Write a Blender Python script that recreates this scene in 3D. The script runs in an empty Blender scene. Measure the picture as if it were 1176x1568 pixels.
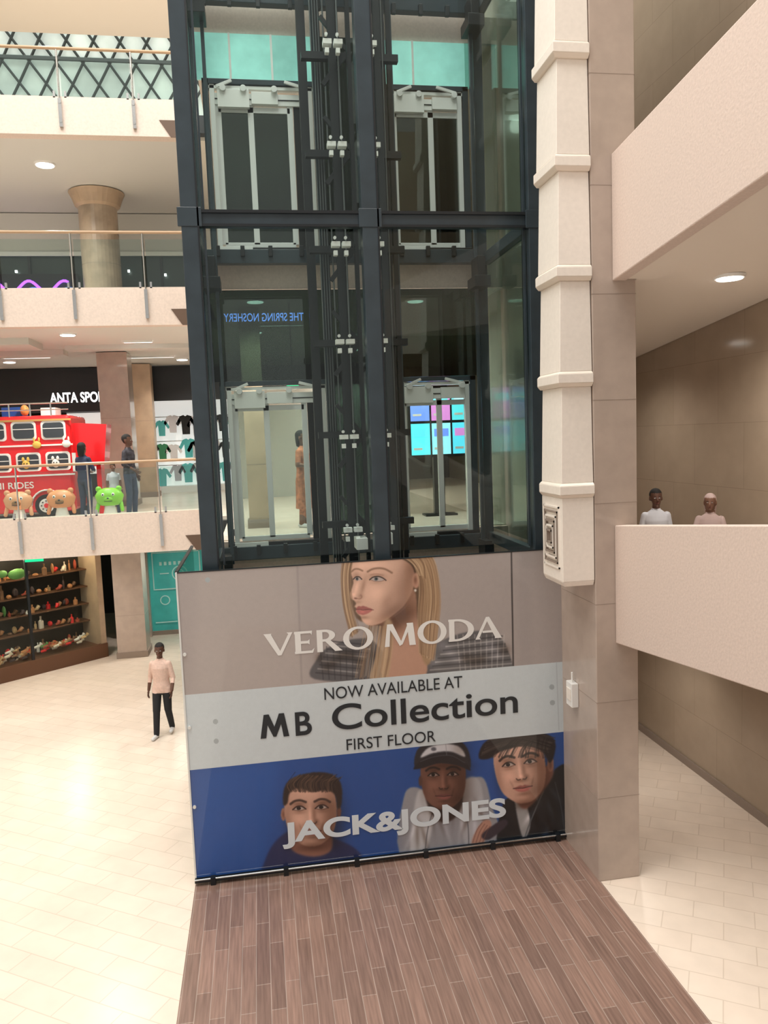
import bpy, math, random
import numpy as np
from mathutils import Vector, Matrix
random.seed(4)
D = bpy.data
scene = bpy.context.scene
COL = scene.collection

# ------------------------------------------------------------------ materials
def _base(name):
    m = D.materials.new(name); m.use_nodes = True
    nt = m.node_tree
    return m, nt, nt.nodes['Principled BSDF']

def M(name, col, rough=.5, metal=0, emit=0, noise=0, ns=6, bump=0, coat=0, stretch=None):
    m, nt, b = _base(name)
    c = (*col, 1)
    b.inputs['Base Color'].default_value = c
    b.inputs['Roughness'].default_value = rough
    b.inputs['Metallic'].default_value = metal
    b.inputs['Coat Weight'].default_value = coat
    b.inputs['Coat Roughness'].default_value = .04
    if emit:
        b.inputs['Emission Color'].default_value = c
        b.inputs['Emission Strength'].default_value = emit
    if noise or bump:
        tc = nt.nodes.new('ShaderNodeTexCoord'); n = nt.nodes.new('ShaderNodeTexNoise')
        mp = nt.nodes.new('ShaderNodeMapping')
        if stretch: mp.inputs['Scale'].default_value = stretch
        nt.links.new(tc.outputs['Object'], mp.inputs[0]); nt.links.new(mp.outputs[0], n.inputs['Vector'])
        n.inputs['Scale'].default_value = ns; n.inputs['Detail'].default_value = 5
        if noise:
            r = nt.nodes.new('ShaderNodeValToRGB')
            r.color_ramp.elements[0].position = .3; r.color_ramp.elements[1].position = .7
            r.color_ramp.elements[0].color = (*[x*(1-noise) for x in col], 1)
            r.color_ramp.elements[1].color = (*[min(1, x*(1+noise)) for x in col], 1)
            nt.links.new(n.outputs['Fac'], r.inputs[0]); nt.links.new(r.outputs[0], b.inputs['Base Color'])
        if bump:
            bp = nt.nodes.new('ShaderNodeBump'); bp.inputs['Strength'].default_value = bump
            bp.inputs['Distance'].default_value = .01
            nt.links.new(n.outputs['Fac'], bp.inputs['Height']); nt.links.new(bp.outputs[0], b.inputs['Normal'])
    return m

def G(name, tint, lo=.05, hi=.7, rough=.0):
    m = D.materials.new(name); m.use_nodes = True; nt = m.node_tree
    for n in list(nt.nodes): nt.nodes.remove(n)
    o = nt.nodes.new('ShaderNodeOutputMaterial'); mx = nt.nodes.new('ShaderNodeMixShader')
    t = nt.nodes.new('ShaderNodeBsdfTransparent'); g = nt.nodes.new('ShaderNodeBsdfGlossy')
    t.inputs[0].default_value = (*tint, 1); g.inputs['Roughness'].default_value = rough
    g.inputs['Color'].default_value = (.9, .97, .95, 1)
    lw = nt.nodes.new('ShaderNodeLayerWeight'); lw.inputs['Blend'].default_value = .5
    p = nt.nodes.new('ShaderNodeMath'); p.operation = 'POWER'; p.inputs[1].default_value = 4
    k = nt.nodes.new('ShaderNodeMath'); k.operation = 'MULTIPLY_ADD'; k.inputs[1].default_value = hi; k.inputs[2].default_value = lo
    nt.links.new(lw.outputs['Facing'], p.inputs[0]); nt.links.new(p.outputs[0], k.inputs[0])
    nt.links.new(k.outputs[0], mx.inputs[0]); nt.links.new(t.outputs[0], mx.inputs[1]); nt.links.new(g.outputs[0], mx.inputs[2])
    nt.links.new(mx.outputs[0], o.inputs[0])
    return m

def brick(name, c1, c2, mortar, w, h, ms, rot, rough, axis='XY', offset=.5, grain=0, coat=0):
    m, nt, b = _base(name)
    tc = nt.nodes.new('ShaderNodeTexCoord'); mp = nt.nodes.new('ShaderNodeMapping')
    br = nt.nodes.new('ShaderNodeTexBrick')
    nt.links.new(tc.outputs['Object'], mp.inputs[0])
    if axis == 'YZ': mp.inputs['Rotation'].default_value = (math.radians(90), 0, math.radians(90)); mp.vector_type = 'TEXTURE'
    elif axis == 'XZ': mp.inputs['Rotation'].default_value = (math.radians(90), 0, 0); mp.vector_type = 'TEXTURE'
    else: mp.inputs['Rotation'].default_value = (0, 0, math.radians(rot))
    nt.links.new(mp.outputs[0], br.inputs['Vector'])
    br.offset = offset
    br.inputs['Color1'].default_value = (*c1, 1); br.inputs['Color2'].default_value = (*c2, 1)
    br.inputs['Mortar'].default_value = (*mortar, 1); br.inputs['Scale'].default_value = 1
    br.inputs['Mortar Size'].default_value = ms; br.inputs['Mortar Smooth'].default_value = .2
    br.inputs['Brick Width'].default_value = w; br.inputs['Row Height'].default_value = h
    last = br.outputs['Color']
    if grain:
        n = nt.nodes.new('ShaderNodeTexNoise'); mp2 = nt.nodes.new('ShaderNodeMapping')
        mp2.inputs['Scale'].default_value = (2, 40, 1) if grain > .15 else (3, 3, 3)
        nt.links.new(mp.outputs[0], mp2.inputs[0]); nt.links.new(mp2.outputs[0], n.inputs['Vector'])
        n.inputs['Scale'].default_value = 1; n.inputs['Detail'].default_value = 6
        mr = nt.nodes.new('ShaderNodeMapRange'); mr.inputs['To Min'].default_value = 1-grain; mr.inputs['To Max'].default_value = 1+grain
        mr.inputs['From Min'].default_value = .3; mr.inputs['From Max'].default_value = .7
        nt.links.new(n.outputs['Fac'], mr.inputs[0])
        mx = nt.nodes.new('ShaderNodeVectorMath'); mx.operation = 'SCALE'
        nt.links.new(last, mx.inputs[0]); nt.links.new(mr.outputs[0], mx.inputs['Scale']); last = mx.outputs[0]
    nt.links.new(last, b.inputs['Base Color'])
    b.inputs['Roughness'].default_value = rough; b.inputs['Coat Weight'].default_value = coat
    b.inputs['Coat Roughness'].default_value = .1
    return m

m_cream = M('cream_stone', (.72, .61, .53), .55, noise=.06, ns=30, bump=.1)
m_parapet = M('parapet_plaster', (.66, .55, .49), .6, noise=.06, ns=40, bump=.25)
m_ceil = M('ceiling_paint', (.80, .73, .64), .8)
m_ceil2 = M('ceiling_paint_grey', (.64, .64, .60), .7)
m_soffit = M('ramp_soffit_paint', (.80, .73, .65), .8)
m_tile = brick('cream_tiles', (.81, .705, .605), (.78, .67, .57), (.66, .555, .46), .62, .31, .006, 33, .25, grain=.04)
m_wood = brick('wood_plank_floor', (.285, .18, .143), (.19, .12, .097), (.36, .28, .24), 1.0, .145, .0045, 90, .25, grain=.22, offset=.37)
m_pillar = M('pillar_stone', (.47, .385, .33), .22, noise=.06, ns=5, coat=.4)
m_walltile = brick('wall_tile_brown', (.37, .295, .22), (.39, .31, .235), (.29, .225, .17), 1.2, .9, .004, 0, .15, axis='YZ', grain=.05)
m_joint = M('joint_dark', (.30, .24, .20), .7)
m_duct = M('duct_white', (.87, .81, .74), .45, noise=.03, ns=20)
m_ductsh = M('duct_collar', (.80, .72, .63), .5)
m_steel = M('steel_bluegrey', (.034, .050, .062), .3, noise=.15, ns=4)
m_steel2 = M('steel_dark', (.008, .011, .014), .4)
m_cable = M('steel_cable', (.13, .145, .15), .45, .3)
m_black = M('black', (.006, .007, .008), .4)
m_silver = M('brushed_metal', (.78, .80, .78), .38, .2)
m_silver2 = M('galvanised_plate', (.85, .87, .84), .4, .1)
m_chrome = M('rail_chrome', (.65, .65, .63), .2, 1)
m_rail = M('rail_timber', (.45, .30, .18), .35)
m_glass = G('clear_glass', (.94, .97, .96), .02, .5)
m_glassrail = G('railing_glass', (.84, .90, .88), .05, .5)
m_glassdark = G('green_tinted_glass', (.15, .21, .19), .07, .5)
m_glassmid = G('smoke_glass', (.76, .84, .81), .04, .5)
m_lamp = M('lamp_white', (1, .97, .9), .5, emit=9)
m_strip = M('lamp_strip', (1, .98, .95), .5, emit=5)
m_white = M('white_paint', (.85, .85, .83), .4)
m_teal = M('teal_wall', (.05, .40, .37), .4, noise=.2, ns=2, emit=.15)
m_teallt = M('teal_glazing_glow', (.30, .68, .58), .2, noise=.55, ns=1.2, emit=.5)  # patchy teal glow stands in for a reflection in the transom glass
m_tealw = M('teal_print_white', (.55, .85, .80), .5)
m_dark = M('shop_dark', (.02, .018, .016), .5)
m_darkgrn = M('back_dark_green', (.03, .05, .045), .3)
m_red = M('bus_red', (.75, .015, .02), .25, coat=.6)
m_brown = M('brown_timber', (.13, .06, .03), .5)
m_green = M('green_sign', (.0, .45, .2), .5, emit=1.5)
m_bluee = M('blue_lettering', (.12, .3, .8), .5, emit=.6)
m_whitee = M('white_lettering', (1, 1, 1), .5, emit=2.5)
m_purple = M('purple_neon', (.35, .08, .9), .5, emit=3)
m_blue = M('blue_plain', (.03, .12, .5), .5)
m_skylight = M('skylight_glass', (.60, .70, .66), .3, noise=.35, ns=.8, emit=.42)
m_truss = M('truss_paint', (.05, .065, .065), .5)
m_tan = M('tan_cladding', (.48, .36, .25), .4, noise=.12, ns=3)
m_colstone = M('round_column_stone', (.40, .32, .24), .35, noise=.25, ns=2.5)
m_shopback = M('shop_glowing_wall', (.85, .85, .82), .6, emit=.6)  # wall glows by itself in place of the shop's lighting
m_shopfloor = M('wedge_brown', (.12, .075, .05), .6)

# ------------------------------------------------------------------ builder
class B:
    def __init__(s): s.v = []; s.f = []; s.m = []; s.mats = []
    def mi(s, m):
        if m not in s.mats: s.mats.append(m)
        return s.mats.index(m)
    def add(s, vs, fs, m):
        o = len(s.v); s.v += [tuple(v) for v in vs]; k = s.mi(m)
        for f in fs: s.f.append([i+o for i in f]); s.m.append(k)
    def box(s, x0, x1, y0, y1, z0, z1, m):
        vs = [(x, y, z) for z in (z0, z1) for y in (y0, y1) for x in (x0, x1)]
        s.add(vs, [(0,2,3,1),(4,5,7,6),(0,1,5,4),(2,6,7,3),(0,4,6,2),(1,3,7,5)], m)
    def bar(s, p0, p1, w, h, m):
        p0 = Vector(p0); p1 = Vector(p1); d = (p1-p0).normalized()
        up = Vector((0,0,1)) if abs(d.z) < .9 else Vector((0,1,0))
        a = d.cross(up).normalized(); b = a.cross(d).normalized()
        vs = [p+a*i*w/2+b*j*h/2 for p in (p0,p1) for i,j in ((-1,-1),(1,-1),(1,1),(-1,1))]
        s.add(vs, [(3,2,1,0),(4,5,6,7),(0,1,5,4),(1,2,6,5),(2,3,7,6),(3,0,4,7)], m)
    def loft(s, pts, rad, m, seg=14, up=None):
        n = len(pts); pts = [Vector(p) for p in pts]; vs = []; fs = []
        for i, p in enumerate(pts):
            d = (pts[min(i+1,n-1)]-pts[max(i-1,0)])
            d = d.normalized() if d.length > 1e-9 else Vector((0,0,1))
            u = Vector((1,0,0)) if abs(d.x) < .9 else Vector((0,1,0))
            a = (u-d*u.dot(d)).normalized(); b = d.cross(a)
            r = rad[i]; ra, rb = (r if isinstance(r, tuple) else (r, r))
            for k in range(seg):
                t = 2*math.pi*k/seg; vs.append(p+a*ra*math.cos(t)+b*rb*math.sin(t))
        for i in range(n-1):
            for k in range(seg):
                j = (k+1) % seg; fs.append((i*seg+k, i*seg+j, (i+1)*seg+j, (i+1)*seg+k))
        fs.append(tuple(range(seg-1,-1,-1))); fs.append(tuple((n-1)*seg+k for k in range(seg)))
        s.add(vs, fs, m)
    def cyl(s, p0, p1, r, m, seg=16, r1=None): s.loft([p0, p1], [r, r if r1 is None else r1], m, seg)
    def capsule(s, p0, p1, r0, r1, m, seg=10):
        p0 = Vector(p0); p1 = Vector(p1); d = (p1-p0).normalized(); pts = []; rs = []
        for a in (85, 60, 30, 0): pts.append(p0-d*r0*math.sin(math.radians(a))); rs.append(max(.0005, r0*math.cos(math.radians(a))))
        for a in (0, 30, 60, 85): pts.append(p1+d*r1*math.sin(math.radians(a))); rs.append(max(.0005, r1*math.cos(math.radians(a))))
        s.loft(pts, rs, m, seg)
    def ell(s, c, r, m, rot=None, nu=14, nv=9):
        vs = []; fs = []; c = Vector(c)
        for i in range(nv+1):
            ph = math.pi*(.02+.96*i/nv)
            for k in range(nu):
                th = 2*math.pi*k/nu
                p = Vector((r[0]*math.sin(ph)*math.cos(th), r[1]*math.sin(ph)*math.sin(th), r[2]*math.cos(ph)))
                vs.append(c+(rot @ p if rot else p))
        for i in range(nv):
            for k in range(nu):
                j = (k+1) % nu; fs.append((i*nu+k, (i+1)*nu+k, (i+1)*nu+j, i*nu+j))
        fs.append(tuple(range(nu))); fs.append(tuple(nv*nu+k for k in range(nu-1,-1,-1)))
        s.add(vs, fs, m)
    def plate(s, pts, y, th, m, T=None):
        n = len(pts)
        vs = [(p[0], y, p[1]) for p in pts]+[(p[0], y+th, p[1]) for p in pts]
        if T: vs = [T(v) for v in vs]
        s.add(vs, [tuple(range(n)), tuple(range(2*n-1, n-1, -1))]+[(i, i+n, (i+1) % n+n, (i+1) % n) for i in range(n)], m)
    def make(s, name, parent=None, bevel=0, smooth=False, loc=None, rotz=0):
        me = D.meshes.new(name); me.from_pydata(s.v, [], s.f)
        for m in s.mats: me.materials.append(m)
        me.polygons.foreach_set('material_index', s.m); me.update()
        if smooth: me.polygons.foreach_set('use_smooth', [True]*len(me.polygons))
        ob = D.objects.new(name, me); COL.objects.link(ob)
        if parent: ob.parent = parent
        if loc: ob.location = loc
        if rotz: ob.rotation_euler = (0, 0, rotz)
        if bevel:
            b = ob.modifiers.new('bevel', 'BEVEL'); b.width = bevel; b.segments = 2; b.limit_method = 'ANGLE'
        return ob

def empty(name, loc=(0,0,0)):
    e = D.objects.new(name, None); e.location = loc; e.empty_display_size = .2; COL.objects.link(e); return e

def text(s, m, x0, x1, z0, z1, y, name, parent, bold=0, mirror=False, th=.004):
    cu = D.curves.new(name, 'FONT'); cu.body = s; cu.offset = bold; cu.extrude = .01
    ob = D.objects.new(name+'_tmp', cu); COL.objects.link(ob)
    dg = bpy.context.evaluated_depsgraph_get()
    me = D.meshes.new_from_object(ob.evaluated_get(dg)); D.objects.remove(ob)
    n = len(me.vertices); a = np.empty(n*3); me.vertices.foreach_get('co', a); a = a.reshape(-1, 3)
    lo = a.min(0); hi = a.max(0); q = (a-lo)/np.maximum(hi-lo, 1e-9)
    if mirror: q[:, 0] = 1-q[:, 0]
    out = np.stack([x0+q[:, 0]*(x1-x0), y-q[:, 2]*th, z0+q[:, 1]*(z1-z0)], 1)
    me.vertices.foreach_set('co', out.ravel()); me.update()
    me.materials.clear(); me.materials.append(m)
    o = D.objects.new(name, me); COL.objects.link(o)
    if parent: o.parent = parent
    return o

# ------------------------------------------------------------------ camera
CZ = 5.4; FP = 1187.0
yaw, pit, rol = math.radians(9.1), math.radians(5.58), math.radians(2.2)
F = Vector((math.sin(yaw)*math.cos(pit), math.cos(yaw)*math.cos(pit), -math.sin(pit)))
r0 = Vector((math.cos(yaw), -math.sin(yaw), 0)); u0 = r0.cross(F)
R = r0*math.cos(rol)-u0*math.sin(rol); U = r0*math.sin(rol)+u0*math.cos(rol)
cam = D.cameras.new('camera'); co = D.objects.new('camera', cam); COL.objects.link(co)
mw = Matrix((R, U, -F)).transposed().to_4x4(); mw.translation = (0, 0, CZ); co.matrix_world = mw
cam.sensor_fit = 'VERTICAL'; cam.sensor_height = 24; cam.lens = 24*FP/1568; cam.clip_end = 200
scene.camera = co

# ------------------------------------------------------------------ shell
def shell(name, x0, x1, y0, y1, z0, z1, m, bevel=0):
    b = B(); b.box(x0, x1, y0, y1, z0, z1, m); return b.make(name, bevel=bevel)

shell('floor', -16, 6.5, -4, 26, -.2, 0, m_tile)
shell('floor_wood', -1.03, 3.78, -4, 9.36, 0, .006, m_wood)
shell('wall_right', 6.5, 6.8, -4, 26, 0, 20, m_walltile)
shell('wall_back', -16, 6.5, 26, 26.3, 0, 11.3, m_dark)
shell('wall_left', -16.3, -16, -4, 26, 0, 20, m_ceil)
shell('wall_ramp_end', 4.1, 6.5, 13, 13.2, 0, 13, m_walltile)
shell('ramp_front_light_block', 4.2, 6.5, -4.2, -4, 0, 16, m_walltile)  # unseen wall added to keep light out of the ramp corridor
shell('wall_ramp_side', 3.95, 4.1, 9.36, 13.2, 0, 13, m_pillar)

gal = empty('gallery_floor_slabs')
for i, (zb, zt, zf) in enumerate([(3.28, 4.08, 3.9), (7.72, 8.44, 8.2), (11.24, 11.92, 11.7)]):
    b = B()
    b.box(-16, -1.15, 15.85, 16.1, zb, zt, m_cream)
    b.box(-16, -1.15, 16.1, 26, zb+.02, zf-.02, m_ceil if i < 1 else m_ceil2)
    b.box(-16, -1.15, 16.1, 26, zf-.02, zf, m_tile)
    zb2 = {0: 3.28, 1: 7.66, 2: 11.27}[i]
    b.box(-.62, 3.95, 12.02, 16.1, zb2, zf-.02, m_cream); b.box(-1.15, 3.95, 16.1, 26, zb2, zf-.02, m_ceil)
    b.box(-.62, 3.95, 12.1, 16.1, zf-.02, zf, m_tile); b.box(-1.15, 3.95, 16.1, 26, zf-.02, zf, m_tile)
    b.box(3.95, 6.5, 13.2, 26, zb2, zf, m_cream)
    b.make('slab_%d' % (i+1), gal)
b = B()
for zb, zt in [(3.28, 4.08), (7.72, 8.44), (11.24, 11.92)]:
    b.plate([(-1.5,zb+.30),(-1.14,zb+.30),(-1.14,zb-.01),(-1.30,zb-.01)], 15.835, .02, m_shopfloor)
    b.box(-1.15,-.62,15.9,16.1,zb+.1,zt-.25,m_steel2)
b.make('slab_end_soffit', gal)
b = B()
for (x0_,x1_,y0_,y1_,z_) in [(-9.5,-4.6,17.5,18.6,7.6),(-9.5,-4.4,19.6,20.1,7.62),(-4.2,-1.3,18.9,19.3,7.64)]:
    b.box(x0_,x1_,y0_,y1_,z_,7.74,m_ceil2)
b.make('ceiling_panels', gal)

for i, (zb, zt, zf) in enumerate([(3.28, 4.08, 3.95), (7.72, 8.44, 8.32), (11.24, 11.92, 11.62)]):
    e = empty('glass_railing')
    b = B()
    xs = [-1.95-1.32*k for k in range(10)]
    for x in xs:
        b.cyl((x, 15.78, zb+.22), (x, 15.85, zb+.22), .03, m_chrome); b.cyl((x, 15.78, zt-.12), (x, 15.85, zt-.12), .03, m_chrome)
        b.box(x-.03, x+.03, 15.79, 15.85, zb+.12, zt-.05, m_chrome)
        b.cyl((x, 15.82, zt-.1), (x, 15.82, zf+1.15), .017, m_chrome)
        for dx in (-.1,.1): b.box(x+dx-.02,x+dx+.02,15.85,15.885,zt-.02,zt+.1,m_chrome)
    b.cyl((-15.9, 15.82, zf+1.14), (-1.2, 15.82, zf+1.14), .028, m_rail)
    b.make('rail_and_posts', e)
    g = B()
    for x in xs: g.box(x-1.28, x-.04, 15.86, 15.872, zt-.02, zf+1.02, m_glassrail)
    g.box(-1.91, -1.2, 15.86, 15.872, zt-.02, zf+1.02, m_glassrail)
    g.make('glass_panels', e)

def sqcol(name, x, y, w, z0, z1, m):
    b = B(); b.box(x-w/2, x+w/2, y-w/2, y+w/2, z0, z1, m); b.box(x-w/2-.03, x+w/2+.03, y-w/2-.03, y+w/2+.03, z0, z0+.15, m_joint)
    for k in range(1, int((z1-z0)/1.1)): b.box(x-w/2-.002, x+w/2+.002, y-w/2-.002, y+w/2+.002, z0+k*1.1, z0+k*1.1+.008, m_joint)
    return b.make(name)
sqcol('column', -3.42, 20.6, .72, 0, 3.28, m_pillar)
sqcol('column', -3.42, 20.6, .72, 3.9, 7.72, m_pillar)
sqcol('column', -3.15, 23.5, .5, 3.9, 7.72, m_tan)
b = B(); b.cyl((-3.35, 19.4, 8.2), (-3.35, 19.4, 10.95), .43, m_colstone, 32); b.loft([(-3.35,19.4,10.9),(-3.35,19.4,10.95),(-3.35,19.4,11.12),(-3.35,19.4,11.24)], [.43,.5,.56,.62], m_tan, 32)
b.box(-3.85,-2.85,18.9,19.9,8.2,8.25,m_joint)
for z in (8.9,9.6,10.3): b.cyl((-3.35,19.4,z),(-3.35,19.4,z+.01),.433,m_joint,32)
b.make('round_column')

# ------------------------------------------------------------------ level backs
b = B()
b.box(-15.9, 3.9, 21.0, 21.2, 10.25, 11.24, m_ceil2)
b.box(-15.9, 3.9, 21.1, 21.2, 8.2, 10.25, m_darkgrn)
for x in np.arange(-15, 3.5, 1.6): b.box(x, x+.06, 21.02, 21.1, 8.2, 10.25, m_steel2)
b.box(-15.9, 3.9, 20.95, 21.0, 10.2, 10.3, m_silver2)
for k in range(14): b.box(-12+k*.9,-11.95+k*.9,20.98,21.02,9.9-.1*(k%3),9.96-.1*(k%3),m_strip)
b.make('shopfront_upper_level')
b = B()
pts = [(-6.4+.06*i, 20.8, 9.42+.14*math.sin(i*.45)) for i in range(34)]
b.loft(pts, [.035]*34, m_purple, 8)
b.loft([(p[0]+.1, 20.8, p[2]*.6+3.65) for p in pts], [.025]*34, m_bluee, 8)
for i in range(10): b.ell((-6.3+.2*i, 20.75, 9.2+.06*(i % 3)), (.05,.03,.05), m_purple if i % 2 else m_bluee)
b.box(-6.6,-4.2,20.9,20.96,8.2,9.75,m_black)
b.make('neon_arcade_sign')
b = B()
b.box(-15.9, -3.6, 24.0, 24.3, 6.45, 7.72, m_black)
b.box(-15.9, -3.6, 24.9, 25.0, 3.9, 6.45, m_dark)
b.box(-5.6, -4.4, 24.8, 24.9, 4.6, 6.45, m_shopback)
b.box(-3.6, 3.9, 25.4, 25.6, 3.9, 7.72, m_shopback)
b.box(-3.6, 3.9, 24.0, 24.2, 6.7, 7.72, m_black)
fas = b.make('shopfront_fascia')
text('ANTA SPORTS', m_whitee, -5.85, -4.05, 6.72, 7.02, 23.99, 'sign_lettering', fas, bold=.02)
def shirt(b, x, y, z, s, m):
    p = [(-.12,-.4),(.12,-.4),(.14,.05),(.25,-.12),(.32,-.05),(.18,.2),(.06,.24),(0,.19),(-.06,.24),(-.18,.2),(-.32,-.05),(-.25,-.12),(-.14,.05)]
    b.plate([(x+q[0]*s, z+q[1]*s) for q in p], y, .06, m)
b = B(); cl = [M('cloth_%d' % i, c, .8) for i, c in enumerate([(.8,.8,.8),(.05,.25,.12),(.1,.5,.5),(.02,.02,.02),(.5,.5,.55),(.75,.75,.78),(.55,.6,.62)])]
for r in range(3):
    for k in range(18):
        shirt(b, -3.3+k*.38+random.uniform(-.07,.07), 25.2-.15*r, 4.55+r*.75+random.uniform(-.1,.05), random.uniform(.75,1.0), random.choice(cl))
    b.cyl((-3.5,25.25-.15*r,4.75+r*.75),(3.6,25.25-.15*r,4.75+r*.75),.015,m_chrome)
for x in (-3.5, -1.0, 1.4, 3.6): b.box(x-.02,x+.02,25.0,25.3,3.9,6.4,m_chrome)
b.box(-3.5,3.6,24.9,25.35,3.9,4.1,m_white)
b.make('clothing_rack', fas)
for (x, y, l) in [(-5.6, 21, 1.1), (-2.6, 21.5, 1.1), (-2.5, 18.3, .6), (-8.5, 19, 1.4), (.6,15.5,.8),(2.6,17,.8)]:
    zc = 7.66 if x > -1.15 else 7.74
    b = B(); b.box(x-l/2, x+l/2, y-.06, y+.06, zc-.04, zc, m_strip)
    b.box(x-l/2-.03, x+l/2+.03, y-.09, y-.06, zc-.05, zc, m_silver2); b.make('strip_light_fitting')

def downlight(x, y, z, r=.13, e=150, tint=(1,.93,.84), ang=150, parent=None):
    b = B(); b.loft([(x,y,z),(x,y,z-.035)], [r*1.25,r*1.15], m_white, 20)
    b.cyl((x,y,z-.035),(x,y,z-.045), r, m_lamp, 20)
    o = b.make('recessed_downlight', parent)
    if e:
        l = D.lights.new('lamp', 'SPOT'); l.energy = e; l.color = tint; l.spot_size = math.radians(ang); l.spot_blend = 1; l.shadow_soft_size = .12
        lo = D.objects.new('lamp', l); lo.location = (x, y, z-.2); COL.objects.link(lo); lo.parent = o
    return o
for a_ in [(-4.0,17.5,11.26,.17,380),(-8.5,18.5,11.26,.17,280),(-3.7,17.0,7.74,.14,380),(-8,18,7.74,.14,380),(-1.9,22.3,7.74,.14,340),(-6.3,22,7.74,.14,280),
           (-4.6,18.5,3.30,.14,220),(-2.3,20.5,3.30,.14,200),(-8.5,16.8,3.3,.14,160),(.1,12.9,7.66,.13,380),(2.75,13.0,7.66,.13,380),(0.1,16.5,7.66,.13,450),(2.6,20,7.66,.13,300),
           (0.2,14.5,11.27,.13,140),(2.8,14.5,11.27,.13,140)]: downlight(*a_, parent=gal)
downlight(-3.8, 17.2, 14.5, .17, 240)

shell('ceiling', -16, -1.15, 16, 18.9, 14.5, 14.8, m_ceil)
e = empty('skylight_truss')
b = B(); vs = []; N = 14
prof = [(24.6-3.4*(i/N)**2, 11.7+7.5*i/N) for i in range(N+1)]
for (y, z) in prof: vs += [(-15.9, y, z), (6.4, y, z)]
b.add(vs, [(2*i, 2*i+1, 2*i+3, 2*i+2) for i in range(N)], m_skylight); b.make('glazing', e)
b = B()
for k in range(42):
    xa = -18.5+k*.7
    for sgn in (1,-1):
        prev = None
        for i in range(N+1):
            x = xa+sgn*(-2.8+5.6*i/N); c = (x, prof[i][0]-.12, prof[i][1])
            if prev and -15.8 < x < 6.3 and -15.8 < prev[0] < 6.3: b.bar(prev, c, .05, .05, m_truss)
            prev = c
for i in (4,8,12): b.bar((-15.8,prof[i][0]-.15,prof[i][1]),(6.3,prof[i][0]-.15,prof[i][1]),.08,.08,m_truss)
b.make('lattice_ribs', e)
b = B(); b.cyl((-15.9,18.5,12.75),(-1.15,18.5,12.75),.025,m_chrome,8)
for x in np.arange(-15.5,-1.2,1.5): b.cyl((x,18.5,11.7),(x,18.5,12.75),.02,m_chrome,8)
b.make('inner_handrail')

# ------------------------------------------------------------------ ground-level left
e = empty('gift_shop_front')
P0 = Vector((-9.8, 15.9, 0)); P1 = Vector((-4.1, 20.6, 0)); dv = (P1-P0).normalized(); nv = Vector((dv.y, -dv.x, 0))
L = (P1-P0).length; ang = math.atan2(dv.y, dv.x)
b = B()
b.box(0, L, .9, 1.0, 0, 3.28, m_dark)
b.box(0, L, 0, .9, 0, .32, m_brown); b.box(0, L, -.05, .05, 0, .36, m_brown)
b.box(0, L, 0, .06, 2.95, 3.28, m_dark)
for k in range(int(L/1.85)+1): b.box(k*1.83-.03, k*1.83+.03, 0, .06, .3, 3.0, m_steel2)
for z in (.9, 1.35, 1.8, 2.25): b.box(0, L, .5, .9, z, z+.03, m_brown)
b.box(L-.15, L, 0, 1, 0, 3.28, m_tan)
b.make('shop_frame', e, loc=P0, rotz=ang)
b = B(); gm = [M('goods_%d' % i, c, .5) for i, c in enumerate([(.7,.6,.48),(.45,.2,.08),(.7,.02,.02),(.35,.06,.03),(.6,.4,.2),(.75,.72,.66),(.12,.3,.08),(.05,.03,.03),(.2,.1,.05)])]
wts = [3,5,4,3,3,2,.6,3,4]
pick = lambda: random.choices(gm, wts)[0]
for z in (.38, .93, 1.38, 1.83, 2.28):
    x = .1
    while x < L-.3:
        m = pick(); w = random.uniform(.05, .15); h = random.uniform(.08, .34); y = random.uniform(.55, .75)
        k = random.random()
        if k < .35: b.loft([(x,y,z),(x,y,z+h*.6),(x,y,z+h*.72),(x,y,z+h)], [w*.45,w*.45,w*.15,w*.17], m, 10)
        elif k < .7: b.loft([(x-w*.6,y,z+.04),(x,y-.02,z+.06),(x+w*.5,y,z+.12)], [(.02,.03),(.045,.04),(.05,.05)], m, 8)
        else: b.ell((x,y,z+h*.4),(w*.5,.07,h*.4), m, nu=10, nv=6)
        x += w+random.uniform(.0,.09)
for i in range(150):
    x = random.uniform(.2, L-.4); y = random.uniform(.12, .5); m = pick(); z = .36+random.uniform(0,.2)
    b.loft([(x-.1,y,z+.03),(x,y-.02,z+.05),(x+.08,y,z+.1)], [(.025,.03),(.045,.04),(.05,.05)], m, 8)
b.ell((L-2.0,.3,2.45),(.22,.05,.13),gm[6]); b.ell((L-2.35,.3,2.5),(.13,.05,.09),gm[6])
b.make('display_goods', e, loc=P0, rotz=ang)
b = B(); b.box(0, L-.15, .0, .012, .36, 2.95, m_glass); b.make('shop_glass', e, loc=P0, rotz=ang)
for k in (.35, .55, .72, .9):
    p = P0+dv*L*k-nv*.2
    l = D.lights.new('lamp', 'POINT'); l.energy = 20; l.color = (1,.78,.52); l.shadow_soft_size = .03
    lo = D.objects.new('shop_lamp', l); lo.location = (p.x, p.y, 2.85); COL.objects.link(lo); lo.parent = e

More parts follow.
